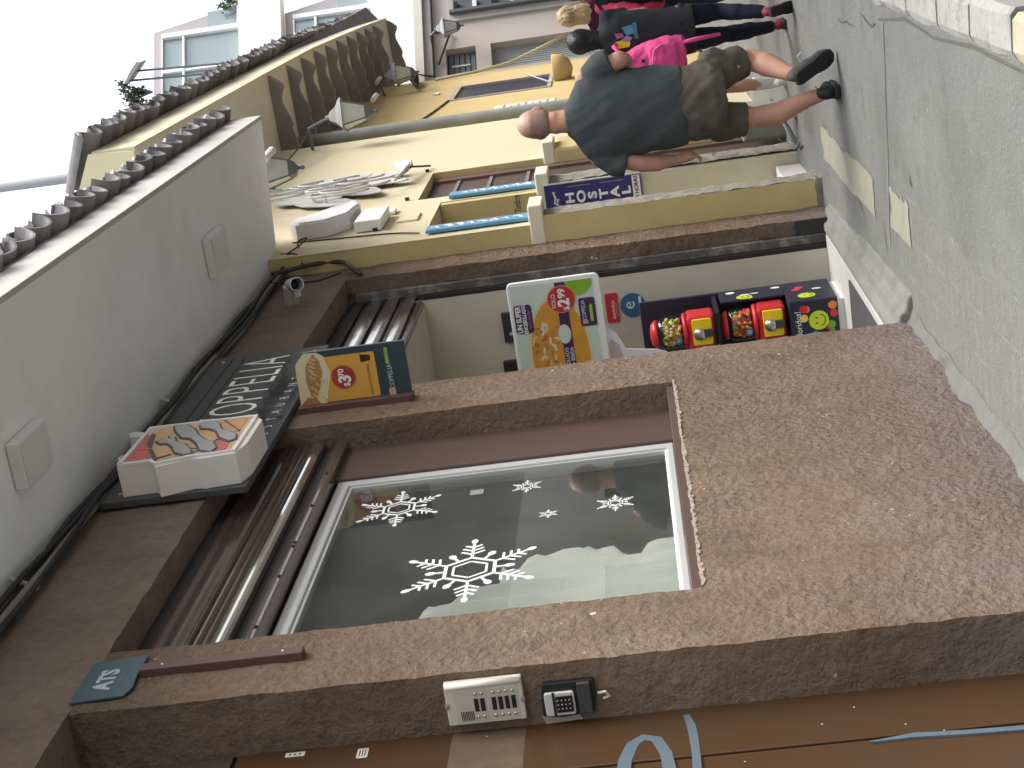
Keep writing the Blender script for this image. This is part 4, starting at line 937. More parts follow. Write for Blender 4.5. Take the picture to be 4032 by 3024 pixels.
# pergola and roof plants left of the apartment block
PG = thing('roof_pergola', 'small dark pergola frame on the roof terrace against the white sky', 'pergola')
PX_, PY_ = -3.12, 41.0
for dx_ in (0.0, 0.22): MB().tube([(PX_+dx_-0.15, PY_, 11.5), (PX_+dx_-0.02, PY_, 14.02 - dx_*0.9)], 0.03, 6).build('post', M_LAMPD, PG)
MB().plate([(-3.18, 14.02), (-2.70, 13.55), (-2.68, 13.66), (-2.90, 13.88), (-3.18, 14.10)], (0, PY_+0.3, 0), RY, UZ, 0.6).build('canopy', M_APL, PG)
M_LEAF = mat('leaf_green', (0.06, 0.085, 0.035), 0.7, 0.35, 9)
def shrub(name, c, R, n, label, seed, ls=0.10):
    rnd = random.Random(seed); t = thing(name, label, 'plant')
    for k in range(5):
        a = rnd.uniform(0, 6.28)
        MB().tube([(c[0], c[1], c[2]-R*1.3), (c[0]+R*.4*math.cos(a), c[1]+R*.4*math.sin(a), c[2]-R*.2), (c[0]+R*.8*math.cos(a), c[1]+R*.8*math.sin(a), c[2]+R*rnd.uniform(.2, .8))], [.03, .02, .008], 5).build('stem', M_LAMPD, t)
    b = MB(); cl = [Vector((rnd.gauss(0, .5), rnd.gauss(0, .5), rnd.gauss(0, .5)))*R for _ in range(9)]
    for k in range(n):
        q = Vector(c) + rnd.choice(cl) + Vector((rnd.gauss(0, .2), rnd.gauss(0, .2), rnd.gauss(0, .2)))*R
        a = Vector((rnd.gauss(0, 1), rnd.gauss(0, 1), rnd.gauss(0, 1))).normalized(); d = a.cross(Vector((rnd.gauss(0, 1), rnd.gauss(0, 1), rnd.gauss(0, 1)))).normalized()
        s_ = ls*rnd.uniform(.5, 1.2)
        b.add([q-a*s_, q+d*s_*.45, q+a*s_, q-d*s_*.45], [(0, 1, 2, 3)])
    b.build('foliage', M_LEAF, t, kind='stuff'); return t
shrub('roof_plant', (-3.50, 41.0, 14.05), 0.42, 520, 'leafy green shrub on the roof terrace beside the pergola', 3, 0.085)
pc = AO + AE*(0.95) - AN*0.2
shrub('roof_plant', (pc.x, pc.y, 11.85), 0.40, 260, 'dry plants spilling over the white parapet near the top edge', 8, 0.09)
# grey pole behind the hostel roof
b = MB(); b.tube([(-2.66, 20.0, 0.2), (-2.63, 20.0, 8.0), (-2.60, 20.0, 13.5)], 0.068, 14)
b.build('utility_pole', mat('pole_grey', (0.38, 0.39, 0.40), 0.8, 0.08, 4), smooth=True, label='plain grey pole rising into the sky behind the hostel roof', category='pole')
# house across the street: what the window glass mirrors
OPP = thing('opposite_house', 'white and dark house across the street, mirrored in the snowflake window', 'building')
MB().box(4.6, 9.0, 8.0, 40.0, 0.0, 4.0).build('ground_floor', mat('opp_white', (0.76, 0.75, 0.71), 0.85, 0.05, 1), OPP)
MB().box(4.75, 9.0, 8.0, 40.0, 4.0, 7.2).build('upper_floor', mat('opp_dark', (0.30, 0.30, 0.26), 0.85, 0.15, 1), OPP)
for y0 in (14.0, 17.2, 20.4, 24.5, 28.0):
    MB().box(4.58, 4.62, y0, y0+1.3, 0.4, 2.6).build('opening', M_DARK, OPP)
MB().plate([(4.2, 7.1), (9.0, 8.9), (9.0, 7.2), (4.75, 7.2)], (0, 40.2, 0), (1, 0, 0), (0, 0, 1), 32.4).build('roof', M_TILE, OPP)

# ================================================================== SIGNS AND FIXTURES ON THE RESTAURANT
# --- main sign: slate panel, boxed emblem, channel letters
SIGN = thing('restaurant_sign', 'slate panel sign with white COPPELIA letters and orange emblem above the window', 'sign')
SX0, SX1 = -2.318, -2.285
M_RETN = mat('letter_return', (0.22, 0.225, 0.23), 0.5, 0.05)
MB().box(SX0, SX1, 6.47, 8.70, 3.262, 3.93).build('back_panel', M_PANEL, SIGN, bevel=0.004)
for yy in (6.56, 8.6):
    for zz_ in (3.33, 3.86): MB().ball((SX1, yy, zz_), (0.006, 0.012, 0.012), 8, 5).build('screw', M_STEEL, SIGN)
for k in range(2): MB().box(SX1-0.001, SX1+0.003, 7.05, 8.65, 3.74+0.07*k, 3.745+0.07*k).build('panel_seam', M_BLACK, SIGN)
for k, ch in enumerate('COPPELIA'):
    yc = (7.16, 7.375, 7.545, 7.69, 7.83, 7.955, 8.055, 8.19)[k]
    text('letter', ch, M_LWHITE, SIGN, (-2.222, yc, 3.495), RX, UZ, 0.36 if k else 0.42, 0.022, sx=0.68, bold=-0.004, side=M_RETN)
for k, ch in enumerate('RESTAURANTE'):
    text('small_letter', ch, M_LWHITE, SIGN, (-2.265, 6.98+0.112*k, 3.312), RX, UZ, 0.075, 0.009, sx=0.9, bold=-0.001, side=M_RETN)
EM = thing('emblem'); EM.parent = SIGN
ey0, ey1, ez0, ez1 = 6.535, 7.035, 3.30, 3.84
eo = [(6.508, 3.831), (6.515, 3.675), (6.45, 3.640), (6.505, 3.50), (6.50, 3.47), (6.49, 3.455), (6.511, 3.293), (6.62, 3.265), (6.95, 3.262), (7.01, 3.30), (7.023, 3.82)]
MB().plate(eo, (SX1, 0, 0), RX, UZ, 0.145).build('emblem_box', M_LWHITE, EM, bevel=0.004)
EF = -2.14
def ef(name, poly, m, d=0.003, off=0.0): return MB().plate(poly, (EF+off, 0, 0), RX, UZ, d).build(name, m, EM)
M_OR = mat('enamel_orange', (0.62, 0.34, 0.19), 0.5, 0.08, 8); M_OR2 = mat('enamel_peach', (0.68, 0.42, 0.26), 0.5, 0.08, 8)
M_RD = mat('enamel_red', (0.62, 0.16, 0.13), 0.5, 0.08, 8); M_TAN = mat('enamel_tan', (0.52, 0.40, 0.24), 0.5, 0.08, 8); M_GRYE = mat('enamel_grey', (0.40, 0.40, 0.39), 0.5, 0.06, 8); M_OLN = mat('enamel_outline', (0.12, 0.11, 0.10), 0.5)
ef('enamel_field', [(6.535, 3.81), (6.53, 3.68), (6.50, 3.645), (6.53, 3.50), (6.535, 3.31), (6.985, 3.308), (6.995, 3.79)], M_OR2)
ef('enamel_field', [(6.537, 3.805), (6.69, 3.80), (6.691, 3.739), (6.603, 3.703), (6.525, 3.680)], M_RD, 0.003, 0.003)
ef('enamel_field', [(6.693, 3.80), (6.922, 3.80), (6.895, 3.785), (6.744, 3.759), (6.699, 3.741)], M_RD, 0.003, 0.003)
ef('enamel_field', [(6.627, 3.514), (6.535, 3.490), (6.535, 3.45), (6.555, 3.397), (6.575, 3.454)], M_TAN, 0.003, 0.003)
ef('enamel_field', [(6.688, 3.428), (6.715, 3.419), (6.644, 3.35), (6.568, 3.348), (6.551, 3.386), (6.617, 3.401)], M_RD, 0.003, 0.003)
ef('enamel_field', [(6.985, 3.467), (6.985, 3.335), (6.924, 3.337), (6.812, 3.339), (6.779, 3.38), (6.92, 3.456)], M_OR, 0.003, 0.003)
for poly in ([(6.927, 3.782), (6.778, 3.766), (6.725, 3.748), (6.718, 3.727), (6.8, 3.742), (6.902, 3.759)], [(6.69, 3.736), (6.585, 3.693), (6.52, 3.660), (6.53, 3.650), (6.593, 3.674), (6.701, 3.723)]):
    ef('outline', poly, M_OLN, 0.004, 0.004)
SHP = ([(7.0, 3.689), (6.917, 3.667), (6.798, 3.606), (6.764, 3.554), (6.685, 3.508), (6.579, 3.466), (6.537, 3.408), (6.585, 3.396), (6.673, 3.43), (6.721, 3.479), (6.803, 3.531), (6.898, 3.571), (6.986, 3.632)],
       [(6.957, 3.556), (6.902, 3.54), (6.886, 3.498), (6.838, 3.453), (6.728, 3.411), (6.661, 3.353), (6.683, 3.329), (6.749, 3.342), (6.797, 3.384), (6.847, 3.434), (6.939, 3.464), (6.976, 3.497), (6.986, 3.543)],
       [(6.794, 3.724), (6.744, 3.694), (6.738, 3.655), (6.679, 3.618), (6.591, 3.584), (6.542, 3.53), (6.555, 3.501), (6.614, 3.522), (6.7, 3.57), (6.74, 3.618), (6.813, 3.645), (6.849, 3.679), (6.794, 3.659), (6.798, 3.693), (6.828, 3.709)])
for poly in SHP:
    cy_ = sum(p[0] for p in poly)/len(poly); cz_ = sum(p[1] for p in poly)/len(poly)
    big = strokepoly(poly + poly[:1], 0.010)[0 if sum(poly[i][0]*poly[(i+1) % len(poly)][1]-poly[(i+1) % len(poly)][0]*poly[i][1] for i in range(len(poly))) < 0 else 1][:-1]
    ef('outline', [(min(max(p[0], 6.52), 7.0), p[1]) for p in big], M_OLN, 0.004, 0.004); ef('leaf', poly, M_GRYE, 0.004, 0.0085)
for pts in ([(6.555, 3.501), (6.60, 3.47), (6.627, 3.514)], [(6.79, 3.38), (6.69, 3.43), (6.60, 3.40)], [(6.54, 3.67), (6.58, 3.60)], [(6.99, 3.45), (6.80, 3.335)]):
    b = MB(); ribbon(b, pts, 0.004, (EF+0.0035, 0, 0), RX, UZ, 0.005); b.build('outline', M_OLN, EM)
rim = [(6.518, 3.82), (6.520, 3.68), (6.47, 3.642), (6.515, 3.50), (6.523, 3.303), (6.995, 3.298), (7.01, 3.81), (6.518, 3.82)]
b = MB(); ribbon(b, rim, 0.011, (EF, 0, 0), RX, UZ, 0.012); b.build('rim', M_WHITE, EM)
for poly in ([(6.695, 3.75), (6.63, 3.85), (6.662, 3.875), (6.70, 3.868)], [(6.945, 3.79), (6.96, 3.90), (7.02, 3.925), (7.046, 3.905), (6.97, 3.78)], [(7.015, 3.50), (7.02, 3.591), (7.105, 3.60), (7.09, 3.525)]):
    MB().plate(poly, (SX1, 0, 0), RX, UZ, 0.135).build('flame_point', M_LWHITE, EM)
    cy_ = sum(p[0] for p in poly)/4; cz_ = sum(p[1] for p in poly)/4
    MB().plate([(cy_+(p[0]-cy_)*.72, cz_+(p[1]-cz_)*.72) for p in poly], (SX1+0.135, 0, 0), RX, UZ, 0.003).build('flame_face', M_GRYE, EM)

# --- projecting price sign 3.70
P37 = MB().box(-2.33, -2.024, 7.602, 7.622, 2.656, 3.175).build('price_sign', mat('poster_slate', (0.03, 0.05, 0.06), 0.4, 0.06, 10), label='projecting menu sign with sandwich and red $3.70 circle beside the doorway', category='sign')
MB().box(-2.335, -2.295, 7.56, 7.64, 2.65, 3.235).build('bracket', mat('bracket_brown', (0.10, 0.052, 0.042), 0.5, 0.08), P37, bevel=0.004)
def q37(name, poly, m, off, d=0.0006, parent=None): return MB().plate(poly, (0, 7.602-off, 0), RY, UZ, d).build(name, m, parent or P37)
M_PO = mat('print_orange', (0.62, 0.33, 0.06), 0.45, 0.06, 14); M_PB = mat('print_bread', (0.66, 0.58, 0.36), 0.5, 0.08, 12); M_PF = mat('print_filling', (0.38, 0.22, 0.09), 0.5, 0.45, 45); M_PR = mat('print_red', (0.34, 0.035, 0.045), 0.45, 0.05)
M_PR2 = mat('print_redring', (0.52, 0.09, 0.05), 0.45, 0.05)
q37('printed_panel', rrect(-2.292, 2.813, -2.058, 3.10, 0.012), M_PO, 0.001)
q37('printed_bread', [(-2.027, 3.167), (-2.083, 3.218), (-2.20, 3.222), (-2.295, 3.226), (-2.295, 3.09), (-2.24, 3.075), (-2.14, 3.045), (-2.05, 3.07), (-2.03, 3.10)], M_PB, 0.002, 0.0008)
q37('printed_filling', [(-2.035, 3.12), (-2.09, 3.165), (-2.17, 3.178), (-2.25, 3.165), (-2.27, 3.14), (-2.21, 3.11), (-2.13, 3.085), (-2.07, 3.095)], M_PF, 0.003, 0.0008)
q37('printed_shade', [(-2.295, 3.226), (-2.255, 3.18), (-2.265, 3.14), (-2.295, 3.12)], mat('print_crust', (0.36, 0.18, 0.07), 0.5, 0.2, 30), 0.0035, 0.0008)
rn = random.Random(5)
for k in range(12):
    a = -2.05-0.019*k; z_ = 3.115 + rn.uniform(-0.012, 0.045) - 0.0
    b = MB(); ribbon(b, [(a, z_), (a-0.012, z_-0.012), (a-0.02, z_-0.028)], 0.004, (0, 7.602-0.0037, 0), RY, UZ, 0.0006); b.build('printed_strand', mat('print_strand', (0.62, 0.42, 0.2), 0.5, 0.2, 30), P37)
q37('price_circle', circ(-2.172, 2.985, 0.062, 28), M_PR2, 0.004, 0.0006); q37('price_circle', circ(-2.172, 2.985, 0.056, 28), M_PR, 0.0048, 0.0006)
text('price_text', '3', M_WHITE, P37, (-2.182, 7.597, 2.977), RY, UZ, 0.085, 0.0006, bold=0.003); text('price_text', '70', M_WHITE, P37, (-2.148, 7.597, 2.992), RY, UZ, 0.042, 0.0006, bold=0.001)
text('price_text', '$', M_WHITE, P37, (-2.212, 7.597, 2.972), RY, UZ, 0.04, 0.0006, bold=0.001); text('price_text', 'SOLO', M_PR2, P37, (-2.175, 7.597, 3.024), RY, UZ, 0.024, 0.0006)
q37('printed_cup', [(-2.108, 2.885), (-2.066, 2.887), (-2.074, 2.835), (-2.102, 2.835)], mat('print_cola', (0.06, 0.02, 0.02), 0.4), 0.002)
text('small_text', 'SANDUCHE DE PERNIL', mat('print_brown', (0.2, 0.09, 0.02), 0.5), P37, (-2.20, 7.600, 2.853), RY, UZ, 0.022, 0.0005, sx=0.72)
q37('logo_square', rrect(-2.296, 2.735, -2.262, 2.768, 0.004), mat('print_logo', (0.42, 0.36, 0.26), 0.5, 0.2, 60), 0.001)
text('brand_text', 'COPPELIA', mat('print_pale', (0.45, 0.5, 0.5), 0.5), P37, (-2.20, 7.600, 2.747), RY, UZ, 0.034, 0.0005, sx=0.85)
q37('pill', rrect(-2.135, 2.744, -2.045, 2.762, 0.009), mat('print_green', (0.22, 0.38, 0.08), 0.5), 0.001)

# --- small plate ATS with its bracket strip
ATS = MB().plate([(4.632, 3.474), (4.915, 3.474), (4.935, 3.285), (4.78, 3.283), (4.70, 3.275), (4.645, 3.292)], (WX+0.008, 0, 0), RX, UZ, 0.006).build('name_plate', mat('plate_blue_grey', (0.052, 0.095, 0.12), 0.45, 0.12, 6), label='blue grey plate reading ATS high on the near pillar', category='sign')
text('letters', 'ATS', mat('plate_letter', (0.42, 0.46, 0.46), 0.5), ATS, (WX+0.0145, 4.775, 3.385), RX, UZ, 0.085, 0.0006, sx=1.0, bold=0.003)
text('small_letters', 'soluciones', mat('plate_letter2', (0.14, 0.19, 0.21), 0.5), ATS, (WX+0.0145, 4.775, 3.335), RX, UZ, 0.03, 0.0006)
ATB = MB().box(WX-0.01, WX+0.03, 4.79, 4.84, 2.71, 3.278).build('sign_bracket', mat('bracket_brown', (0.10, 0.052, 0.042)), label='empty brown metal bracket strip under the ATS plate', category='bracket', bevel=0.004)
for zz_ in (2.78, 3.20): MB().ball((WX+0.03, 4.815, zz_), 0.005, 6, 4).build('rivet', M_WHITE, ATB)

# --- lamps on the soffit
for (x0, x1, y0, y1, lab) in ((-2.0, -1.80, 5.93, 6.26, 'square white surface lamp on the soffit nearest the camera'), (-1.95, -1.70, 9.33, 9.72, 'square white surface lamp on the soffit above the doorway')):
    t = MB().box(x0, x1, y0, y1, 3.995, 4.047).build('soffit_lamp', M_WHITE, label=lab, category='lamp', group='square lamps on the soffit', bevel=0.006)
    MB().box(x0+0.015, x1-0.015, y0+0.015, y1-0.015, 3.990, 3.9945).build('diffuser', mat('lamp_diffuser', (0.70, 0.71, 0.72), 0.6), t)
# --- cables along the top of the wall
def wav(y0, y1, x, z, ax, az, n, seed):
    return [(x + ax*noise.noise(Vector((y0+(y1-y0)*i/n*1.0, seed, 0))), y0+(y1-y0)*i/n, z + az*noise.noise(Vector((y0+(y1-y0)*i/n*1.3, seed, 5)))) for i in range(n+1)]
CB = thing('cable_bundle', 'bundle of black cables tucked along the joint of wall and white soffit', 'cable')
for k in range(5):
    MB().tube(wav(2.2, 10.9, WX+0.035+0.012*(k % 3), 4.005-0.02*k, 0.03, 0.04, 40, k*3.1), 0.012+0.004*(k % 2), 6).build('cable', M_CABLE if k % 3 else mat('cable_grey', (0.20, 0.19, 0.18), 0.6), CB, smooth=True)
for (yy, zz_) in ((5.62, 3.98), (7.9, 3.99)):
    MB().tube([(WX+0.03, yy, zz_-0.06), (WX+0.07, yy+0.02, zz_+0.05)], 0.012, 8).build('cable_tie', mat('tie_grey', (0.45, 0.44, 0.42), 0.5), CB)
MB().tube([(WX+0.03, 5.30, 3.96), (WX+0.02, 5.62, 3.985)], 0.01, 6).build('cable_tie', mat('tie_grey', (0.45, 0.44, 0.42)), CB)
CL = thing('drop_cable', 'dark cable arching from the wall top down into the doorway corner', 'cable')
MB().wire([(WX+0.075, 10.7, 4.0), (WX+0.075, 10.72, 3.92), (WX+0.07, 10.85, 3.75), (WX+0.06, 10.9, 3.62), (WX+0.06, 10.82, 3.50), (WX+0.06, 10.62, 3.42), (WX+0.02, 10.55, 3.35)], 0.016, 8).build('cable', mat('cable_brown', (0.07, 0.05, 0.045), 0.6), CL, smooth=True)
MB().wire([(WX+0.06, 10.5, 3.98), (WX+0.06, 10.4, 3.85), (WX+0.06, 10.35, 3.62), (WX+0.06, 10.5, 3.48)], 0.007, 6).build('cable', M_CABLE, CL, smooth=True)
MB().wire([(-2.2, 11.05, 3.99), (-2.20, 10.95, 3.85), (-2.28, 10.86, 3.80)], 0.01, 6).build('cable', M_CABLE, CL, smooth=True)
# --- steel tube spotlight
SP = thing('steel_spotlight', 'steel tube spotlight with open end below the soffit corner', 'spotlight')
M_GALV = mat('galvanised', (0.60, 0.59, 0.57), 0.35, 0.12, 25, metal=0.35)
MB().tube([(-2.34, 10.02, 3.735), (-2.20, 9.98, 3.715)], 0.048, 18).build('housing', M_GALV, SP)
b = MB(); b.tube([(-2.20, 10.0, 3.715), (-2.175, 9.90, 3.665), (-2.168, 9.865, 3.645)], [0.043, 0.046, 0.048], 18, caps=False); b.tube([(-2.168, 9.865, 3.645), (-2.175, 9.90, 3.665), (-2.20, 10.0, 3.715)], [0.040, 0.038, 0.036], 18, caps=False)
b.tube([(-2.168, 9.865, 3.645), (-2.1675, 9.863, 3.644)], [0.048, 0.040], 18, caps=False); b.build('mouth', M_GALV, SP)
MB().ball((-2.185, 9.95, 3.69), 0.034, 10, 8).build('lamp_inside', M_BLACK, SP)
MB().box(-2.27, -2.215, 9.93, 9.98, 3.655, 3.69).build('clamp', M_WHITE, SP, bevel=0.006)

# --- intercom and keypad on the reveal of the near pillar (face looking -Y at y = 4.575)
JY = 4.572
IC = MB().plate([(-2.500, 1.966), (-2.352, 1.966), (-2.352, 2.216), (-2.500, 2.216)], (0, JY, 0), RY, UZ, 0.028).build('intercom_panel', M_IVORY, label='ivory door intercom with twelve buttons on the near pillar', category='intercom', bevel=0.004)
MB().tube([(-2.362, JY-0.024, 1.970), (-2.362, JY-0.024, 2.212)], 0.011, 10).build('rounded_edge', mat('ivory_light', (0.70, 0.67, 0.58), 0.45), IC, smooth=True)
def icp(name, x0, z0, x1, z1, m, d0=0.0285, d1=0.031, bevel=0.0): return MB().box(x0, x1, JY-d1, JY-d0, z0, z1).build(name, m, IC, bevel=bevel)
mod1 = icp('module', -2.488, 2.086, -2.378, 2.186, mat('ivory_dark', (0.50, 0.46, 0.38), 0.5), 0.028, 0.030); mod2 = icp('module', -2.490, 1.984, -2.380, 2.080, mat('ivory_dark', (0.50, 0.46, 0.38)), 0.028, 0.030)
for z_ in (2.118, 2.098): icp('name_strip', -2.455, z_-0.007, -2.410, z_+0.007, M_BLACK, 0.0302, 0.032)
for k in range(4): icp('name_strip', -2.455, 1.991+0.021*k, -2.410, 2.005+0.021*k, M_BLACK, 0.0302, 0.032)
for x_ in (-2.392, -2.474):
    for z_ in (2.118, 2.098, 1.998, 2.019, 2.040, 2.061):
        MB().ball((x_, JY-0.031, z_), (0.006, 0.005, 0.006), 8, 6).build('button', M_STEEL, IC, smooth=True)
for k in range(8): icp('speaker_slot', -2.484, 2.131+0.0055*k, -2.452, 2.1335+0.0055*k, M_BLACK, 0.0302, 0.0315)
for z_ in (1.969, 2.213): MB().ball((-2.43, JY-0.028, z_), (0.012, 0.004, 0.008), 10, 6).build('screw', mat('screw_grey', (0.25, 0.23, 0.2), 0.5), IC)
KP = thing('keypad_unit', 'small black keypad in a torn black housing below the intercom', 'keypad')
MB().plate([(-2.505, 1.915), (-2.392, 1.905), (-2.392, 1.742), (-2.400, 1.738), (-2.505, 1.745), (-2.515, 1.85)], (0, JY+0.004, 0), RY, UZ, 0.022).build('housing', M_BLACK, KP, bevel=0.003)
MB().plate(rrect(-2.500, 1.806, -2.420, 1.902, 0.008), (0, JY-0.018, 0), RY, UZ, 0.014).build('keypad_body', M_SILV, KP, bevel=0.003)
MB().box(-2.488, -2.432, JY-0.036, JY-0.032, 1.812, 1.866).build('key_field', M_BLACK, KP)
MB().box(-2.502, -2.418, JY-0.034, JY-0.030, 1.868, 1.876).build('split_line', M_BLACK, KP)
for i in range(3):
    for j in range(4): MB().ball((-2.475+0.015*i, JY-0.036, 1.822+0.0125*j), 0.0022, 6, 4).build('key', M_SILV, KP)
MB().box(-2.505, -2.395, JY-0.030, JY-0.016, 1.752, 1.795).build('cover_flap', mat('dark_metal', (0.06, 0.06, 0.06), 0.35), KP, bevel=0.004)
MB().plate([(-2.54, 1.91), (-2.51, 1.92), (-2.51, 1.80), (-2.535, 1.79)], (0, JY+0.002, 0), RY, UZ, 0.007).build('mortar_patch', mat('mortar', (0.34, 0.29, 0.22)), KP)
MB().tube([(-2.44, JY-0.02, 1.73), (-2.435, JY-0.025, 1.705), (-2.455, JY-0.02, 1.695), (-2.465, JY-0.012, 1.715)], 0.005, 6).build('wire_loop', M_IVORY, KP)

# ================================================================== ENTRANCE HALL THINGS
MENU = thing('menu_board', 'white framed menu board with soup bowl and SOLO $2.99 inside the doorway', 'menu board')
BY = 9.70
MB().plate(rrect(-3.05, 1.722, -2.310, 2.306, 0.035), (0, BY+0.03, 0), RY, UZ, 0.03).build('frame', M_WHITE, MENU, bevel=0.006)
def mb_(name, poly, m, off, d=0.0008): return MB().plate(poly, (0, BY-off, 0), RY, UZ, d).build(name, m, MENU)
M_PMINT = mat('print_mint', (0.56, 0.64, 0.58), 0.5, 0.04, 4); M_PPUR = mat('print_purple', (0.06, 0.025, 0.085), 0.45, 0.05)
M_SOUP = mat('print_soup', (0.64, 0.30, 0.045), 0.4, 0.25, 14); M_PRB = mat('print_bright_red', (0.50, 0.03, 0.04), 0.45, 0.04)
mb_('poster', [(-3.04, 1.762), (-2.337, 1.768), (-2.333, 2.285), (-3.04, 2.284)], M_PMINT, 0.001)
mb_('printed_bowl', circ(-2.80, 2.02, 0.385, 40, 0.20), M_PB, 0.002); mb_('printed_bowl', circ(-2.80, 2.02, 0.365, 40, 0.182), M_SOUP, 0.003)
rn = random.Random(9)
for k in range(26):
    a = rn.uniform(0, 6.28); r = rn.uniform(0, 1)**.5
    x_, z_ = -2.74 + 0.16*r*math.cos(a), 2.075 + 0.095*r*math.sin(a); L_ = rn.uniform(0.012, 0.045)
    an = rn.uniform(0, 3.14)
    b = MB(); ribbon(b, [(x_, z_), (x_+L_*math.cos(an), z_+L_*0.5*math.sin(an)), (x_+L_*1.8*math.cos(an+.5), z_+L_*math.sin(an+.5))], rn.uniform(.005, .011), (0, BY-0.0038-k*1e-5, 0), RY, UZ, 0.0005)
    b.build('printed_slice', (M_PB, mat('print_onion', (0.45, 0.12, 0.10), 0.5, 0.2, 40), mat('print_cream', (0.72, 0.62, 0.42), 0.5, 0.1, 40), M_PF)[k % 4], MENU)
mb_('title_block', rrect(-2.64, 2.168, -2.454, 2.28, 0.02), M_PPUR, 0.005)
text('title', 'UN SUPER', M_WHITE, MENU, (-2.547, BY-0.007, 2.252), RY, UZ, 0.045, 0.0005, sx=0.85, bold=0.0015); text('title', 'ENCEBOLLADO', M_WHITE, MENU, (-2.547, BY-0.007, 2.216), RY, UZ, 0.033, 0.0005, sx=0.80, bold=0.001)
text('subtitle', 'todos los dias', mat('print_pink', (0.5, 0.2, 0.32), 0.5), MENU, (-2.55, BY-0.007, 2.188), RY, UZ, 0.022, 0.0005)
mb_('purple_band', [(-3.04, 1.932), (-2.338, 1.938), (-2.338, 2.004), (-3.04, 1.998)], M_PPUR, 0.0045)
text('band_text', 'ENCEBOLLADO', M_WHITE, MENU, (-2.765, BY-0.0062, 1.981), RY, UZ, 0.032, 0.0005, align='RIGHT', sx=0.85); text('band_text', '+ BEBIDA', M_WHITE, MENU, (-2.765, BY-0.0062, 1.949), RY, UZ, 0.032, 0.0005, align='RIGHT', sx=0.85)
mb_('printed_egg', circ(-2.674, 1.981, 0.063, 24, 0.040), M_PMINT, 0.0062)
mb_('price_circle', circ(-2.447, 1.973, 0.09, 30, 0.089), mat('print_redring2', (0.66, 0.20, 0.14), 0.45), 0.0065); mb_('price_circle', circ(-2.447, 1.973, 0.083, 30), M_PRB, 0.0075)
text('price_text', '2', M_WHITE, MENU, (-2.47, BY-0.0095, 1.958), RY, UZ, 0.098, 0.0005, bold=0.004); text('price_text', '99', M_WHITE, MENU, (-2.41, BY-0.0095, 1.966), RY, UZ, 0.062, 0.0005, bold=0.002)
text('price_text', '$', M_WHITE, MENU, (-2.510, BY-0.0095, 1.945), RY, UZ, 0.05, 0.0005, bold=0.001); text('price_text', 'SOLO', M_WHITE, MENU, (-2.455, BY-0.0095, 2.022), RY, UZ, 0.036, 0.0005)
mb_('printed_lime', [(-2.338, 1.772)] + [(-2.338-0.095*math.cos(t), 1.86+0.088*math.sin(t)) for t in [(-1.35+2.5*i/14) for i in range(15)]] + [(-2.338, 1.93)], mat('print_lime', (0.22, 0.42, 0.03), 0.4, 0.15, 10), 0.0055)
mb_('brand_block', rrect(-2.64, 1.768, -2.457, 1.870, 0.015), M_PPUR, 0.006)
text('brand_text', 'COPPELIA', M_PMINT, MENU, (-2.535, BY-0.0078, 1.842), RY, UZ, 0.034, 0.0005, sx=0.85); mb_('logo_square', rrect(-2.625, 1.825, -2.598, 1.857, 0.003), mat('print_logo', (0.42, 0.36, 0.26)), 0.0075)
mb_('pill', rrect(-2.612, 1.787, -2.500, 1.806, 0.009), mat('print_green2', (0.30, 0.48, 0.06), 0.5), 0.0075)
CUT = MB().plate([(-2.66, 1.72), (-2.698, 1.703), (-2.722, 1.665), (-2.836, 1.61), (-2.850, 1.52), (-2.863, 1.421), (-2.885, 1.365), (-2.93, 1.30), (-3.1, 1.2), (-3.1, 1.72)], (0, BY+0.055, 0), RY, UZ, 0.012).build('standee', mat('standee_white', (0.70, 0.69, 0.74), 0.55, 0.03), label='white cut-out standee holding the menu board in the doorway', category='standee')
MB().plate([(-2.755, 1.70), (-2.80, 1.655), (-2.90, 1.63), (-3.05, 1.60), (-3.05, 1.715), (-2.80, 1.715)], (0, BY+0.0425, 0), RY, UZ, 0.001).build('printed_arm', mat('print_arm', (0.52, 0.40, 0.38), 0.5, 0.1, 10), CUT)
MB().box(-3.1, -3.0, BY+0.04, BY+0.055, 0.236, 1.3).build('stand_foot', M_WHITE, CUT)
RS = MB().plate(rrect(-2.823, 1.640, -2.62, 1.724, 0.012), (0, 10.362, 0), RY, UZ, 0.002).build('red_sticker', mat('sticker_red', (0.48, 0.02, 0.04), 0.45), label='red rectangular sticker on the hall wall beside the menu board', category='sticker')
text('sticker_text', 'domicilios', M_WHITE, RS, (-2.735, 10.3595, 1.675), RY, UZ, 0.032, 0.0004)
text('sticker_text', 'pedidos.com', mat('print_rose', (0.7, 0.35, 0.38), 0.5), RS, (-2.735, 10.3595, 1.655), RY, UZ, 0.018, 0.0004)
ES = MB().plate(circ(-2.718, 1.546, 0.082, 32), (0, 10.362, 0), RY, UZ, 0.002).build('round_sticker', mat('sticker_blue', (0.03, 0.12, 0.24), 0.45), label='round blue sticker with a white letter e on the hall wall', category='sticker')
text('sticker_letter', 'e', mat('print_sky', (0.6, 0.7, 0.75), 0.5), ES, (-2.718, 10.3595, 1.568), RY, UZ, 0.12, 0.0004)
MB().box(-2.775, -2.665, 10.3585, 10.3595, 1.484, 1.503).build('sticker_line', mat('print_sky', (0.6, 0.7, 0.75)), ES)
DB = MB().box(-2.86, -2.655, 10.33, 10.368, 2.325, 2.425).build('wall_box', mat('box_navy', (0.03, 0.035, 0.05), 0.5), label='dark navy switch box on the hall wall above the menu board', category='box', bevel=0.004)
MB().lathe([(0.012, 0), (0.012, 0.006)], (-2.80, 10.322, 2.375), 10, 'y').build('knob', M_GREYFR, DB)
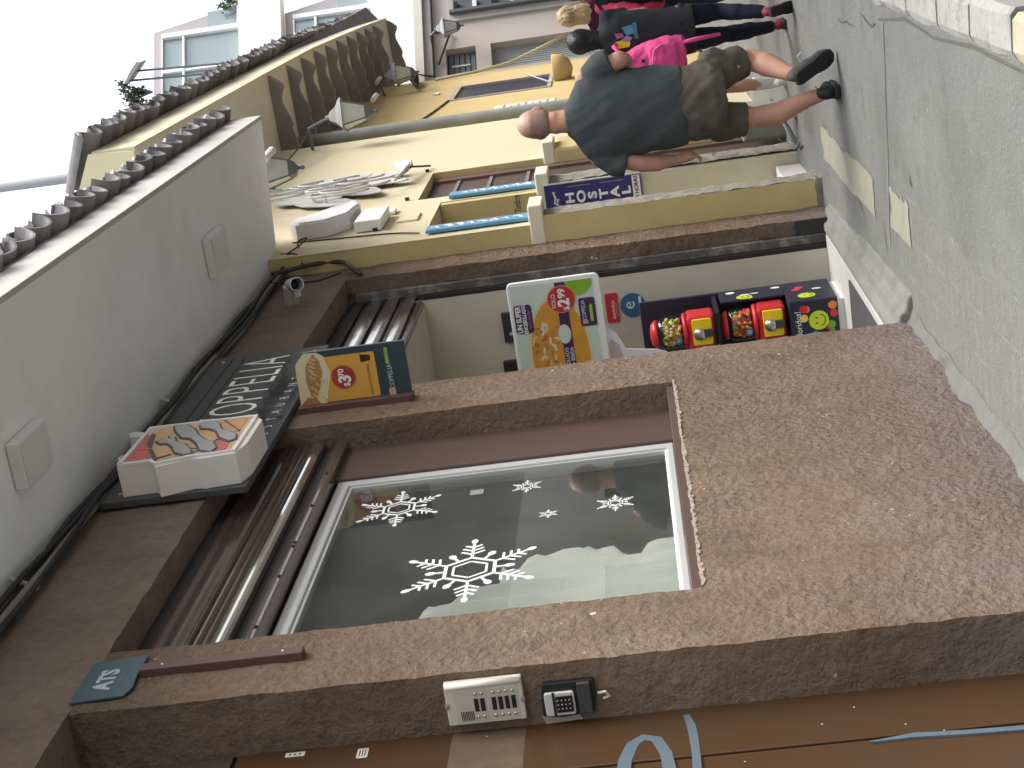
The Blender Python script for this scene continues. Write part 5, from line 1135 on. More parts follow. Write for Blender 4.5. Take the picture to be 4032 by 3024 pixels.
MB().box(-3.15, -2.99, 10.33, 10.368, 2.37, 2.46).build('wall_box', mat('box_brown', (0.03, 0.022, 0.018), 0.5), label='dark brown box on the hall wall close to the pillar', category='box', bevel=0.004)

# --- gumball vending stack
M_CASE = mat('case_navy', (0.02, 0.022, 0.04), 0.4, 0.1)
GLOBE = glass_mat('globe_glass', (0.93, 0.95, 0.95), 0.9)
C_R, C_O, C_G, C_Y, C_B = (mat('candy_red', (0.6, 0.03, 0.06), 0.35), mat('candy_orange', (0.75, 0.22, 0.03), 0.35), mat('candy_green', (0.12, 0.38, 0.04), 0.35), mat('candy_yellow', (0.8, 0.55, 0.12), 0.35), mat('candy_blue', (0.03, 0.18, 0.42), 0.35))
VS = thing('vending_rack', 'dark printed rack and base box holding two gumball machines', 'vending rack')
VX0, VX1, VY0, VY1 = -3.02, -2.664, 9.72, 10.20
MB().box(VX0, VX1, VY0, VY1, 0.275, 0.575).build('base_box', M_CASE, VS, bevel=0.006)
MB().box(VX0+0.02, VX1-0.02, VY0+0.02, VY1-0.02, 0.235, 0.275).build('plinth', M_WHITE, VS)
MB().box(VX0, VX1, VY1-0.03, VY1, 0.576, 1.50).build('back_board', M_CASE, VS, bevel=0.004)
MB().box(VX1-0.012, VX1, 9.93, VY1-0.031, 0.576, 0.985).build('side_panel', M_CASE, VS)
MB().box(VX0, VX1-0.013, VY0+0.03, VY1-0.031, 1.005, 1.03).build('shelf', M_BLACK, VS)
def smile(parent, cx_, cz_, r, face):
    O, rr = ((0, VY0-0.001, 0), RY) if face == 'f' else ((VX1+0.001, 0, 0), RX)
    b = MB().plate(circ(cx_, cz_, r, 22), O, rr, UZ, 0.001).build('printed_face', mat('print_lemon', (0.52, 0.62, 0.03), 0.45), parent)
    O2 = (0, VY0-0.0021, 0) if face == 'f' else (VX1+0.0021, 0, 0)
    for s_ in (-1, 1): MB().plate(circ(cx_+s_*r*0.28, cz_+r*0.22, r*0.07, 8, r*0.16), O2, rr, UZ, 0.0005).build('printed_eye', M_BLACK, b)
    m_ = MB(); ribbon(m_, [(cx_+r*0.62*math.cos(t), cz_-r*0.05+r*0.6*math.sin(t)) for t in [math.pi*(1.08+0.84*i/10) for i in range(11)]], r*0.05, O2, rr, UZ, 0.0005); m_.build('printed_smile', M_BLACK, b)
smile(VS, -2.80, 0.40, 0.062, 'f')
smile(VS, 9.99, 0.83, 0.05, 's'); smile(VS, 9.84, 0.45, 0.055, 's')
rn = random.Random(21)
for k in range(16):
    x_, z_ = rn.uniform(-2.98, -2.69), rn.choice((rn.uniform(0.30, 0.345), rn.uniform(0.46, 0.49), rn.uniform(0.3, 0.49)))
    if (x_+2.80)**2 + (z_-0.40)**2 < 0.075**2: continue
    MB().plate(circ(x_, z_, rn.uniform(0.018, 0.03), 14), (0, VY0-0.0005*(1+k*0.05), 0), RY, UZ, 0.0003).build('printed_ball', (C_R, C_G, C_B, C_Y, C_O)[k % 5], VS)
for k in range(9):
    y_, z_ = rn.uniform(9.95, 10.15), rn.uniform(0.33, 0.92)
    MB().plate(circ(y_, z_, rn.uniform(0.015, 0.03), 12, 0.03), (VX1+0.0003+k*1e-5, 0, 0), RX, UZ, 0.0003).build('printed_ball', (M_WHITE, C_R, M_SILV)[k % 3], VS)
text('printed_word', 'coloridos!', M_WHITE, VS, (-2.83, VY0-0.0015, 0.525), RY, UZ, 0.055, 0.0004, sx=0.9)
def gumball(z0, colors, label, num, seed):
    t = thing('gumball_machine', label, 'gumball machine', 'gumball machines in the rack')
    cx_, cyy, R = -2.805, 9.86, 0.105
    MB().box(cx_-0.11, cx_+0.11, 9.78, 9.98, z0, z0+0.175).build('body', M_RED, t, bevel=0.02)
    MB().plate(rrect(cx_-0.075, z0+0.02, cx_+0.095, z0+0.145, 0.012), (0, 9.779, 0), RY, UZ, 0.018).build('front_plate', M_YELP, t, bevel=0.004)
    MB().box(cx_-0.02, cx_+0.03, 9.735, 9.76, z0+0.015, z0+0.075).build('chute', mat('chute_dark', (0.05, 0.05, 0.05), 0.4), t, bevel=0.004)
    MB().lathe([(0.04, 0.0), (0.042, -0.01), (0.034, -0.025), (0.012, -0.03)], (cx_+0.0, 9.762, z0+0.10), 16, 'y').build('coin_knob', M_STEEL, t, smooth=True)
    MB().lathe([(R+0.004, 0), (R+0.012, 0.012), (R+0.004, 0.026)], (cx_, cyy+0.02, z0+0.175), 24).build('collar', M_RED, t, smooth=True)
    MB().lathe([(R*0.9, 0.0), (R, 0.03), (R*1.02, 0.08), (R*0.98, 0.13), (R*0.8, 0.165)], (cx_, cyy+0.02, z0+0.2), 24).build('globe', GLOBE, t, smooth=True)
    MB().lathe([(R*0.86, 0.0), (R*0.84, 0.02), (R*0.62, 0.042), (R*0.2, 0.05)], (cx_, cyy+0.02, z0+0.362), 24).build('lid', M_RED, t, smooth=True)
    rn = random.Random(seed); b = MB()
    for k in range(150):
        a = rn.uniform(0, 6.28); r = (R-0.02)*rn.uniform(0.2, 1)**.5; h = rn.uniform(0.02, 0.125)
        b.cur = rn.randrange(len(colors)); b.ball((cx_+r*math.cos(a), cyy+0.02+r*math.sin(a), z0+0.2+h), 0.0125, 7, 5)
    o = b.build('candy', colors, t, smooth=True); o['kind'] = 'stuff'
    s_ = MB().plate(circ(cx_-0.03, z0+0.235, 0.024, 18), (0, 9.772, 0), RY, UZ, 0.002).build('price_sticker', mat('sticker_teal', (0.03, 0.15, 0.22), 0.45), t)
    text('sticker_number', num, mat('print_sky', (0.6, 0.7, 0.75)), s_, (cx_-0.03, 9.7695, z0+0.235), RY, UZ, 0.03, 0.0003)
    return t
gumball(0.595, [C_O, C_O, C_G, C_R], 'lower gumball machine with orange and green balls beside the doorway', '25', 2)
gumball(1.04, [C_Y, C_Y, mat('candy_pale', (0.66, 0.42, 0.20), 0.5), C_G], 'upper gumball machine with pale yellow candy', '10', 6)
# strip of metal and cement block on the pavement by the hostel
MB().tube([(-2.04, 11.75, gz(11.75)+0.03), (-2.10, 11.95, gz(11.9)+0.025), (-2.02, 12.5, gz(12.5)+0.03), (-1.93, 13.4, gz(13.4)+0.03)], 0.014, 8).build('bent_rod', M_LAMPD, smooth=True, label='thin bent metal rod lying on the pavement by the hostel step', category='rod')
MB().box(-2.15, -1.93, 12.75, 13.5, 0.1, 0.55).build('cement_block', M_CONC2, label='low rough cement block against the hostel wall', category='block', bevel=0.03)

# ================================================================== PEOPLE
from mathutils.bvhtree import BVHTree
def chain(b, pts, rr, n=6):
    pts = [Vector(p) for p in pts]
    rr = [Vector(r) if isinstance(r, (list, tuple)) else Vector((r, r, r)) for r in rr]
    for i in range(len(pts)-1):
        for k in range(n+1):
            t = k/n; r = rr[i].lerp(rr[i+1], t)
            b.ball(pts[i].lerp(pts[i+1], t), tuple(r), 12, 8)
def loft(b, rings, n=28, sup=2.3):
    """rings: (cx, cy, z, rx, ry) stacked horizontal super-ellipses"""
    vs, fs = [], []
    for (cx_, cy_, z, rx, ry) in rings:
        for k in range(n):
            t = 2*math.pi*k/n; c, s_ = math.cos(t), math.sin(t)
            vs.append((cx_ + rx*math.copysign(abs(c)**(2/sup), c), cy_ + ry*math.copysign(abs(s_)**(2/sup), s_), z))
    m = len(rings)
    for i in range(m-1):
        for k in range(n): fs.append((i*n+k, i*n+(k+1)%n, (i+1)*n+(k+1)%n, (i+1)*n+k))
    fs.append(tuple(range(n))[::-1]); fs.append(tuple(range((m-1)*n, m*n)))
    b.add(vs, fs)
def union(b, name, m, parent, voxel=0.011, it=5, wr=None):
    me = bpy.data.meshes.new('tmp'); me.from_pydata(b.v, [], b.f); me.update()
    t = bpy.data.objects.new('tmp', me); COL.objects.link(t)
    r = t.modifiers.new('r', 'REMESH'); r.mode = 'VOXEL'; r.voxel_size = voxel; r.adaptivity = 0.0
    if it:
        s_ = t.modifiers.new('s', 'SMOOTH'); s_.factor = 0.5; s_.iterations = it
    dg = bpy.context.evaluated_depsgraph_get(); dg.update()
    out = bpy.data.meshes.new_from_object(t.evaluated_get(dg))
    bpy.data.objects.remove(t); bpy.data.meshes.remove(me)
    if wr:
        nn = [v.normal.copy() for v in out.vertices]
        for v, n_ in zip(out.vertices, nn): v.co += n_*wr(v.co)
    out.materials.clear(); out.materials.append(m); out.name = name
    out.polygons.foreach_set('use_smooth', [True]*len(out.polygons)); out.update()
    o = bpy.data.objects.new(name, out); COL.objects.link(o); o.parent = parent
    return o
def fold(amp, fx=9, fz=5, seed=0.0, skew=4.0):
    def f(p):
        a = noise.noise(Vector((p.x*fx + p.z*skew, p.y*fx, p.z*fz + seed)))
        c = noise.noise(Vector((p.x*fx*2.3 - p.z*skew, p.y*fx*2, p.z*fz*1.7 + seed + 7)))
        return amp*(abs(a)*2-0.6) + amp*0.45*c
    return f
def hand(b, w, d, side, thick=1.0, curl=0.6, fwd=Vector((0, 1, 0))):
    """w wrist, d direction of the hand; fingers curl towards fwd"""
    w, d = Vector(w), Vector(d).normalized(); f = (fwd - d*fwd.dot(d)).normalized(); s_ = d.cross(f)*side
    chain(b, [w, w+d*0.045, w+d*0.085+f*0.006], [0.028*thick, (0.034*thick), 0.034*thick], 4)
    for k, (o, L_) in enumerate(((-0.030, 0.060), (-0.010, 0.074), (0.011, 0.080), (0.031, 0.070))):
        p0 = w + d*0.085 + f*o; p1 = p0 + d*L_*0.45 + s_*0.012*curl; p2 = p1 + d*L_*0.32 + s_*0.028*curl; p3 = p2 + d*L_*0.12*(1-curl) + s_*0.026*curl
        chain(b, [p0, p1, p2, p3], [0.0115, 0.0105, 0.0095, 0.008], 3)
    t0 = w + d*0.03 + f*0.026; chain(b, [t0, t0 + d*0.03 + f*0.022, t0 + d*0.062 + f*0.022 + s_*0.008], [0.014, 0.012, 0.010], 3)
def head(b, c, s=1.0, nose=(0, 1, 0)):
    c = Vector(c); n = Vector(nose)
    b.ball(c + Vector((0, -0.008, 0.02))*s, (0.080*s, 0.098*s, 0.098*s), 18, 12)
    b.ball(c + n*0.03*s + Vector((0, 0, -0.045))*s, (0.062*s, 0.066*s, 0.075*s), 14, 10)
    b.ball(c + n*0.045*s + Vector((0, 0, -0.085))*s, (0.04*s, 0.04*s, 0.034*s), 12, 8)
    side = n.cross(UZ)
    for sg in (-1, 1):
        b.ball(c + side*0.082*s*sg - n*0.005 + Vector((0, 0, -0.012))*s, (0.014*s, 0.024*s, 0.034*s), 10, 8)
        b.ball(c + side*0.03*s*sg + n*0.085*s + Vector((0, 0, 0.0))*s, (0.014*s, 0.012*s, 0.010*s), 8, 6)
    b.ball(c + n*0.104*s + Vector((0, 0, -0.026))*s, (0.014*s, 0.018*s, 0.022*s), 10, 8)
    b.ball(c + n*0.088*s + Vector((0, 0, -0.066))*s, (0.024*s, 0.012*s, 0.009*s), 10, 6)
def shoe(parent, heel, toe, upv, L, m_up, m_sole, w=0.052, hgt=0.085, m_trim=None):
    heel, toe = Vector(heel), Vector(toe); f = (toe-heel).normalized(); u = Vector(upv); u = (u - f*u.dot(f)).normalized(); s_ = f.cross(u)
    mt = Matrix((s_, f, u)).transposed().to_4x4(); mt.translation = heel
    b = MB()
    b.ball((0, 0.055, hgt*0.62), (w*0.78, 0.062, hgt*0.72), 14, 10); b.ball((0, 0.13, hgt*0.50), (w*0.85, 0.10, hgt*0.55), 14, 10); b.ball((0, 0.215, hgt*0.36), (w*0.98, 0.085, hgt*0.42), 14, 10)
    b.ball((0, 0.055, hgt*1.05), (w*0.62, 0.05, 0.03), 12, 8)
    b.v = [tuple(mt @ Vector((v[0], v[1]*L/0.30, v[2]+0.018))) for v in b.v]
    o = union(b, 'shoe', m_up, parent, 0.008, 3)
    out_ = [(0.62, 0.0), (0.80, 0.03), (0.82, 0.10), (0.80, 0.15), (1.0, 0.21), (0.98, 0.26), (0.70, 0.295), (0.0, 0.31)]
    pts = [(w*a, c) for a, c in out_] + [(-w*a, c) for a, c in out_[::-1][1:]] 
    b = MB(); b.plate([(p[0], p[1]*L/0.31) for p in pts], (0, 0, 0), (1, 0, 0), (0, 1, 0), 0.028)
    b.v = [tuple(mt @ Vector(v)) for v in b.v]
    so = b.build('sole', m_sole, o, bevel=0.006)
    for k in range(5):
        b = MB(); b.box(-w*0.55, w*0.55, (0.03+0.055*k)*L/0.3, (0.055+0.055*k)*L/0.3, -0.004, 0.001); b.v = [tuple(mt @ Vector(v)) for v in b.v]; b.build('tread', m_sole, o)
    return o
def stamp(surface, poly, m, name, parent, off=0.004, back=True):
    """print on cloth: polygon in x,z laid on the surface seen from -Y"""
    bvh = BVHTree.FromPolygons([v.co for v in surface.data.vertices], [p.vertices for p in surface.data.polygons])
    bm = bmesh.new(); f = bm.faces.new([bm.verts.new((x, 0, z)) for x, z in poly]); bmesh.ops.triangulate(bm, faces=[f]); bmesh.ops.subdivide_edges(bm, edges=bm.edges[:], cuts=3)
    for v in bm.verts:
        h = bvh.ray_cast(Vector((v.co.x, -50, v.co.z)), Vector((0, 1, 0)))
        if h[0] is not None: v.co.y = h[0].y - off
        else: v.co.y = surface.data.vertices[0].co.y
    me = bpy.data.meshes.new(name); bm.to_mesh(me); bm.free(); me.materials.append(m)
    o = bpy.data.objects.new(name, me); COL.objects.link(o); o.parent = parent; return o

def cloth(name, col, var=0.08, sc=30): return mat(name, col, 0.92, var, 12, 0.25, 160, spec=0.15)
M_TEAL = cloth('shirt_teal', (0.066, 0.077, 0.079)); M_CARGO = mat('cargo_olive', (0.095, 0.085, 0.068), 0.92, 0.40, 11, 0.3, 120, spec=0.15)
M_SHOEK = mat('shoe_black', (0.018, 0.018, 0.019), 0.6, 0.3, 20); M_SOLEK = mat('sole_black', (0.025, 0.026, 0.027), 0.85, 0.2, 20)

# ---- large man with shaved head, seen from behind, walking away
MAN = thing('person', 'large man with shaved head in dark teal shirt and olive shorts walking away', 'person')
b = MB()
head(b, (-1.345, 9.71, 1.965), 1.06)
chain(b, [(-1.348, 9.69, 1.90), (-1.35, 9.67, 1.80), (-1.35, 9.67, 1.70)], [(0.066, 0.066, 0.06), (0.072, 0.072, 0.06), (0.10, 0.08, 0.06)])
chain(b, [(-1.33, 9.66, 1.855), (-1.37, 9.66, 1.855)], [0.05, 0.05], 3)
chain(b, [(-1.585, 9.68, 1.62), (-1.665, 9.655, 1.37)], [0.064, 0.055]); chain(b, [(-1.665, 9.655, 1.37), (-1.678, 9.68, 1.28), (-1.680, 9.72, 1.165)], [0.056, 0.054, 0.031])
hand(b, (-1.680, 9.725, 1.16), (0.12, 0.06, -0.98), -1, 1.05, 0.75)
chain(b, [(-1.11, 9.68, 1.64), (-1.035, 9.66, 1.43)], [0.066, 0.055]); chain(b, [(-1.035, 9.66, 1.43), (-1.06, 9.82, 1.40), (-1.13, 9.96, 1.40)], [0.058, 0.052, 0.032])
hand(b, (-1.135, 9.97, 1.40), (-0.4, 0.9, 0.1), -1, 1.0, 0.5, Vector((0, 0, 1)))
chain(b, [(-1.46, 9.70, 0.98), (-1.495, 9.76, 0.66)], [0.105, 0.066]); chain(b, [(-1.495, 9.76, 0.66), (-1.485, 9.70, 0.53), (-1.425, 9.675, 0.36), (-1.398, 9.67, 0.24)], [0.064, 0.070, 0.050, 0.040])
chain(b, [(-1.22, 9.70, 0.98), (-1.165, 9.86, 0.64)], [0.105, 0.068]); chain(b, [(-1.165, 9.86, 0.64), (-1.195, 9.75, 0.56), (-1.235, 9.64, 0.47), (-1.258, 9.58, 0.41)], [0.066, 0.072, 0.052, 0.042])
union(b, 'body', M_SKINR, MAN, 0.0085, 4)
b = MB()
b.ball((-1.345, 9.700, 1.990), (0.0862, 0.1055, 0.102), 20, 14)
b.v = [v for v in b.v]; union(b, 'shaved_scalp', M_BALD, MAN, 0.009, 2)
b = MB(); loft(b, [(-1.345, 9.690, 1.893, 0.066, 0.074), (-1.345, 9.694, 1.915, 0.082, 0.094), (-1.345, 9.698, 1.95, 0.0885, 0.1045), (-1.345, 9.70, 1.99, 0.0888, 0.1075), (-1.345, 9.70, 2.015, 0.0855, 0.1045)], 28, 2.0)
union(b, 'stubble', mat('hair_stubble', (0.34, 0.215, 0.17), 0.8, 0.25, 60, 0.4, 200), MAN, 0.007, 3)
for sg in (-1, 1): MB().tube([(-1.345+sg*0.088, 9.685, 1.965), (-1.345+sg*0.09, 9.75, 1.972), (-1.345+sg*0.08, 9.81, 1.972)], 0.006, 6).build('glasses_arm', M_BLACK, MAN)
b = MB()
loft(b, [(-1.355, 9.715, 1.075, 0.238, 0.172), (-1.355, 9.715, 1.14, 0.250, 0.182), (-1.353, 9.71, 1.26, 0.258, 0.182), (-1.350, 9.69, 1.42, 0.262, 0.168), (-1.348, 9.68, 1.54, 0.278, 0.152), (-1.347, 9.675, 1.63, 0.282, 0.135), (-1.347, 9.67, 1.69, 0.238, 0.115), (-1.347, 9.67, 1.735, 0.165, 0.100), (-1.348, 9.67, 1.765, 0.110, 0.088), (-1.349, 9.672, 1.79, 0.092, 0.082)])
b.tube([(-1.52, 9.68, 1.62), (-1.585, 9.675, 1.585), (-1.630, 9.667, 1.53), (-1.652, 9.662, 1.462)], [0.08, 0.088, 0.090, 0.086], 20)
b.tube([(-1.175, 9.68, 1.62), (-1.11, 9.675, 1.59), (-1.064, 9.667, 1.545), (-1.038, 9.662, 1.475)], [0.08, 0.09, 0.092, 0.09], 20)
union(b, 't_shirt', M_TEAL, MAN, 0.010, 5, lambda p: 0.010*noise.noise(Vector((p.x*9 + p.z*5, p.y*5, p.z*2.2))) + 0.006*noise.noise(Vector((p.x*5 - p.z*7, p.y*5, p.z*6 + 3))) + 0.003*noise.noise(Vector((p.x*26 + p.z*12, p.y*14, p.z*6))))
b = MB()
loft(b, [(-1.352, 9.71, 1.16, 0.21, 0.15), (-1.352, 9.70, 1.02, 0.228, 0.17), (-1.345, 9.69, 0.90, 0.225, 0.175), (-1.34, 9.69, 0.83, 0.19, 0.16)])
b.tube([(-1.44, 9.70, 1.0), (-1.475, 9.72, 0.88), (-1.495, 9.745, 0.78), (-1.502, 9.75, 0.715)], [0.12, 0.115, 0.105, 0.103], 20)
b.tube([(-1.24, 9.70, 1.0), (-1.205, 9.76, 0.88), (-1.175, 9.82, 0.76), (-1.160, 9.84, 0.685)], [0.12, 0.115, 0.102, 0.100], 20)
b.ball((-1.585, 9.74, 0.86), (0.03, 0.08, 0.08), 10, 8); b.ball((-1.09, 9.78, 0.88), (0.035, 0.08, 0.08), 10, 8)
SH = union(b, 'cargo_shorts', M_CARGO, MAN, 0.010, 4, lambda p: 0.012*noise.noise(Vector((p.x*8 - p.z*6, p.y*6, p.z*3 + 5))) + 0.009*noise.noise(Vector((p.x*16 + p.z*13, p.y*12, p.z*9))) + 0.004*noise.noise(Vector((p.x*34 - p.z*16, p.y*26, p.z*18))))
shoe(MAN, (-1.392, 9.60, 0.166), (-1.408, 9.90, 0.168), (0, 0, 1), 0.31, M_SHOEK, M_SOLEK, 0.056)
shoe(MAN, (-1.280, 9.50, 0.415), (-1.175, 9.66, 0.168), (0.18, 0.85, 0.48), 0.31, mat('shoe_grey', (0.075, 0.073, 0.07), 0.7, 0.25, 20), M_SOLEK, 0.056)
for (p, q) in (((-1.40, 9.80, 0.25), (-1.36, 9.72, 0.29)), ((-1.22, 9.62, 0.36), (-1.13, 9.60, 0.37))):
    MB().tube([p, ((p[0]+q[0])/2+0.02, (p[1]+q[1])/2, (p[2]+q[2])/2+0.03), q], 0.004, 5).build('shoelace', M_WIRE, MAN)

# ---- generic standing or walking figure
def figure(name_label, base, h, sh, dx=0.0, shirt=None, pants=None, skin=None, hair=None, shoes=None, lL=(0, 0.25), lR=(0, -0.2), armL=None, armR=None, long_pants=True, sleeve=0.5, hemz=0.52, socks=None, hair_fn=None, wr=0.006, liftR=True, slm=None):
    """base: ground point; h: height; sh: shoulder half width; legs stride (dx, dy) of each ankle"""
    t = thing('person', name_label, 'person')
    X, Y_, Z = base; k = h/1.70
    H = lambda a, y=0.0, x=0.0: (X + dx*a/h + x, Y_ + y, Z + a)
    hipz, kz, shz, nz_ = 0.50*h, 0.27*h, 0.815*h, 0.86*h
    b = MB(); hc = H(0.925*h, 0.02); head(b, hc, k*0.98)
    chain(b, [H(0.89*h, 0.0), H(0.80*h, -0.01)], [0.055*k, 0.07*k])
    leg = {}
    for sg, ls in ((-1, lL), (1, lR)):
        hip = Vector(H(hipz, 0, sg*0.095*k)); an = Vector((X + sg*0.075*k + ls[0], Y_ + ls[1], Z + 0.085*k + (0.10*k if (ls[1] < 0 and liftR) else 0)))
        kn = (hip + an)/2 + Vector((sg*0.01, 0.05 + (0.09 if ls[1] < 0 else 0.03), 0.02)); leg[sg] = (hip, kn, an)
        chain(b, [hip, kn], [0.085*k, 0.055*k]); chain(b, [kn, kn.lerp(an, 0.35) + Vector((0, -0.02, 0)), an], [0.053*k, 0.056*k, 0.036*k])
    arms = {}
    for sg, ar in ((-1, armL), (1, armR)):
        s0 = Vector(H(shz, 0, sg*(sh-0.05)))
        el = Vector(ar[0]) if ar else s0 + Vector((sg*0.05, -0.03, -0.17*h)); wr_ = Vector(ar[1]) if ar else el + Vector((-sg*0.01, 0.07, -0.15*h))
        arms[sg] = (s0, el, wr_); chain(b, [s0, el], [0.05*k, 0.042*k]); chain(b, [el, wr_], [0.042*k, 0.027*k]); hand(b, wr_, wr_-el, sg, k*0.9, 0.6)
    union(b, 'body', skin, t, 0.011, 3)
    b = MB()
    loft(b, [(*H(hemz*h)[:2], Z+hemz*h, sh*0.90, 0.135*k), (*H(0.58*h)[:2], Z+0.58*h, sh*0.86, 0.13*k), (*H(0.68*h)[:2], Z+0.68*h, sh*0.92, 0.125*k), (*H(0.77*h)[:2], Z+0.77*h, sh*0.98, 0.12*k), (*H(shz)[:2], Z+shz+0.01, sh*0.82, 0.10*k), (*H(0.85*h)[:2], Z+0.85*h, sh*0.42, 0.08*k), (*H(0.865*h)[:2], Z+0.865*h, sh*0.32, 0.075*k)])
    for sg in (-1, 1):
        s0, el, w_ = arms[sg]
        if sleeve <= 1: b.tube([s0 + Vector((-sg*0.05, 0, 0.0)), s0, s0.lerp(el, sleeve*0.6), s0.lerp(el, sleeve)], [0.07*k, 0.075*k, 0.068*k, 0.066*k], 16)
        elif slm is None: b.tube([s0 + Vector((-sg*0.05, 0, 0.0)), s0, el, el.lerp(w_, sleeve-1)], [0.07*k, 0.075*k, 0.06*k, 0.045*k], 16)
    top = union(b, 'shirt', shirt, t, 0.012, 4, fold(wr, 9, 5, X*3, 4))
    if slm is not None:
        for sg in (-1, 1):
            s0, el, w_ = arms[sg]; b = MB(); chain(b, [s0, s0.lerp(el, .5), el, el.lerp(w_, 0.9)], [0.075*k, 0.085*k, 0.078*k, 0.055*k]); union(b, 'sleeve', slm, t, 0.011, 3, fold(0.008, 14, 14, 2, 2))
    b = MB()
    loft(b, [(*H(0.55*h)[:2], Z+0.55*h, sh*0.74, 0.115*k), (*H(0.48*h)[:2], Z+0.48*h, sh*0.80, 0.13*k), (*H(0.44*h)[:2], Z+0.44*h, sh*0.70, 0.12*k)])
    for sg in (-1, 1):
        hp, kn, an = leg[sg]
        if long_pants: b.tube([hp, hp.lerp(kn, .5), kn, kn.lerp(an, .4) + Vector((0, -0.02, 0)), kn.lerp(an, .92)], [0.10*k, 0.085*k, 0.064*k, 0.064*k, 0.045*k], 16)
        else: b.tube([hp, hp.lerp(kn, .5), hp.lerp(kn, .92)], [0.105*k, 0.095*k, 0.088*k], 16)
    union(b, 'trousers' if long_pants else 'shorts', pants, t, 0.011, 4, fold(0.006, 12, 6, 5, 5))
    for sg in (-1, 1):
        hp, kn, an = leg[sg]
        if socks:
            b = MB(); b.tube([kn.lerp(an, 0.55), an], [0.056*k, 0.044*k], 16); union(b, 'sock', socks, t, 0.009, 2)
        up_ = (Vector((0, 0, 1)) if not (leg[sg][2].z > Z+0.13*k) else Vector((0, 0.75, 0.65)))
        f_ = Vector((sg*0.04, 1, 0)) if up_.z > 0.9 else Vector((sg*0.04, 0.66, -0.75))
        hl = an + Vector((0, 0, -0.085*k)) - f_.normalized()*0.06*k
        if up_.z < 0.9: hl = an - up_.normalized()*0.075*k - f_.normalized()*0.05*k
        shoe(t, hl, hl + f_, up_, 0.265*k, shoes[0], shoes[1], 0.047*k, 0.075*k)
    if hair_fn: hair_fn(t, hc, k)
    return t, top, arms

# ---- woman in dark shirt with dark bob
M_HAIRK = mat('hair_black', (0.012, 0.012, 0.015), 0.45, 0.3, 30, 0.4, 90)
def bob(t, c, k):
    b = MB(); c = Vector(c)
    b.ball(c + Vector((0, -0.012, 0.025)), (0.098*k, 0.112*k, 0.108*k), 18, 12); chain(b, [c + Vector((0, -0.045, 0.0)), c + Vector((0.0, -0.055, -0.10))], [(0.09*k, 0.06*k, 0.06*k), (0.075*k, 0.045*k, 0.04*k)])
    union(b, 'hair', M_HAIRK, t, 0.010, 2, fold(0.006, 40, 8, 2, 0))
    b = MB(); b.lathe([(0.062*k, 0), (0.066*k, 0.018)], (c.x-0.01, c.y-0.01, c.z-0.155*k), 18); b.build('collar_band', M_WHITE, t)
WOM, WTOP, _ = figure('woman with black hair in printed black shirt and navy leggings beside the pink backpack', (-1.105, 11.62, gz(11.62)), 1.60, 0.185, 0.03,
    cloth('shirt_black', (0.03, 0.032, 0.036)), cloth('leggings_navy', (0.016, 0.02, 0.035)), M_SKIND, None, (mat('shoe_red', (0.20, 0.02, 0.04), 0.6, 0.3, 20), mat('sole_dark', (0.03, 0.022, 0.025), 0.8)),
    lL=(-0.03, 0.45), lR=(-0.015, -0.10), hemz=0.43, sleeve=0.55, hair_fn=bob, armR=((-0.945, 11.72, 1.22), (-1.0, 11.93, 1.27)))
for poly, col, nm in (([(-1.150, 1.35), (-1.155, 1.43), (-1.125, 1.46), (-1.105, 1.44), (-1.10, 1.40), (-1.12, 1.34)], (0.75, 0.62, 0.02), 'yellow'), ([(-1.12, 1.35), (-1.10, 1.41), (-1.07, 1.36), (-1.09, 1.32)], (0.30, 0.22, 0.44), 'lilac'), ([(-1.085, 1.43), (-1.045, 1.445), (-1.05, 1.39), (-1.075, 1.38)], (0.40, 0.08, 0.16), 'wine'), ([(-1.07, 1.36), (-1.01, 1.39), (-1.00, 1.32), (-1.06, 1.30)], (0.08, 0.22, 0.34), 'blue'), ([(-1.10, 1.305), (-0.99, 1.315), (-0.99, 1.285), (-1.10, 1.28)], (0.06, 0.17, 0.26), 'teal')):
    stamp(WTOP, poly, mat('shirt_print_'+nm, col, 0.8, 0.15, 40), 'shirt_print', WOM)
bag = thing('backpack', 'bright pink backpack with loose straps hanging beside the woman', 'backpack')
M_PINKB = mat('nylon_pink', (0.66, 0.07, 0.24), 0.85, 0.10, 10, 0.15, 120)
b = MB()
loft(b, [(-1.235, 11.40, 0.965, 0.095, 0.07), (-1.235, 11.39, 0.985, 0.125, 0.095), (-1.235, 11.385, 1.08, 0.138, 0.11), (-1.245, 11.39, 1.20, 0.132, 0.105), (-1.265, 11.40, 1.33, 0.115, 0.085), (-1.285, 11.41, 1.43, 0.09, 0.06), (-1.29, 11.42, 1.475, 0.05, 0.04)], 28, 3.0)
loft(b, [(-1.24, 11.31, 1.02, 0.09, 0.03), (-1.24, 11.30, 1.04, 0.105, 0.045), (-1.24, 11.295, 1.14, 0.105, 0.05), (-1.24, 11.31, 1.22, 0.095, 0.035)], 24, 3.0)
union(b, 'bag_body', M_PINKB, bag, 0.009, 3, lambda p: fold(0.009, 8, 7, 4, 5)(p) + 0.005*noise.noise(p*30))
M_PINKL = mat('webbing_pink', (0.80, 0.20, 0.40), 0.7, 0.08)
for pts in ([(-1.16, 11.33, 1.03), (-1.145, 11.32, 0.90), (-1.135, 11.33, 0.72)], [(-1.17, 11.36, 1.42), (-1.13, 11.45, 1.46), (-1.12, 11.52, 1.44)], [(-1.30, 11.34, 1.00), (-1.20, 11.30, 0.985), (-1.13, 11.33, 0.995)]):
    MB().tube(pts, [0.014, 0.016, 0.012], 6).build('strap', M_PINKB, bag, smooth=True)
MB().tube([(-1.33, 11.27, 1.17), (-1.25, 11.245, 1.205), (-1.17, 11.25, 1.19), (-1.14, 11.27, 1.12)], 0.006, 6).build('zipper', M_PINKL, bag, smooth=True)
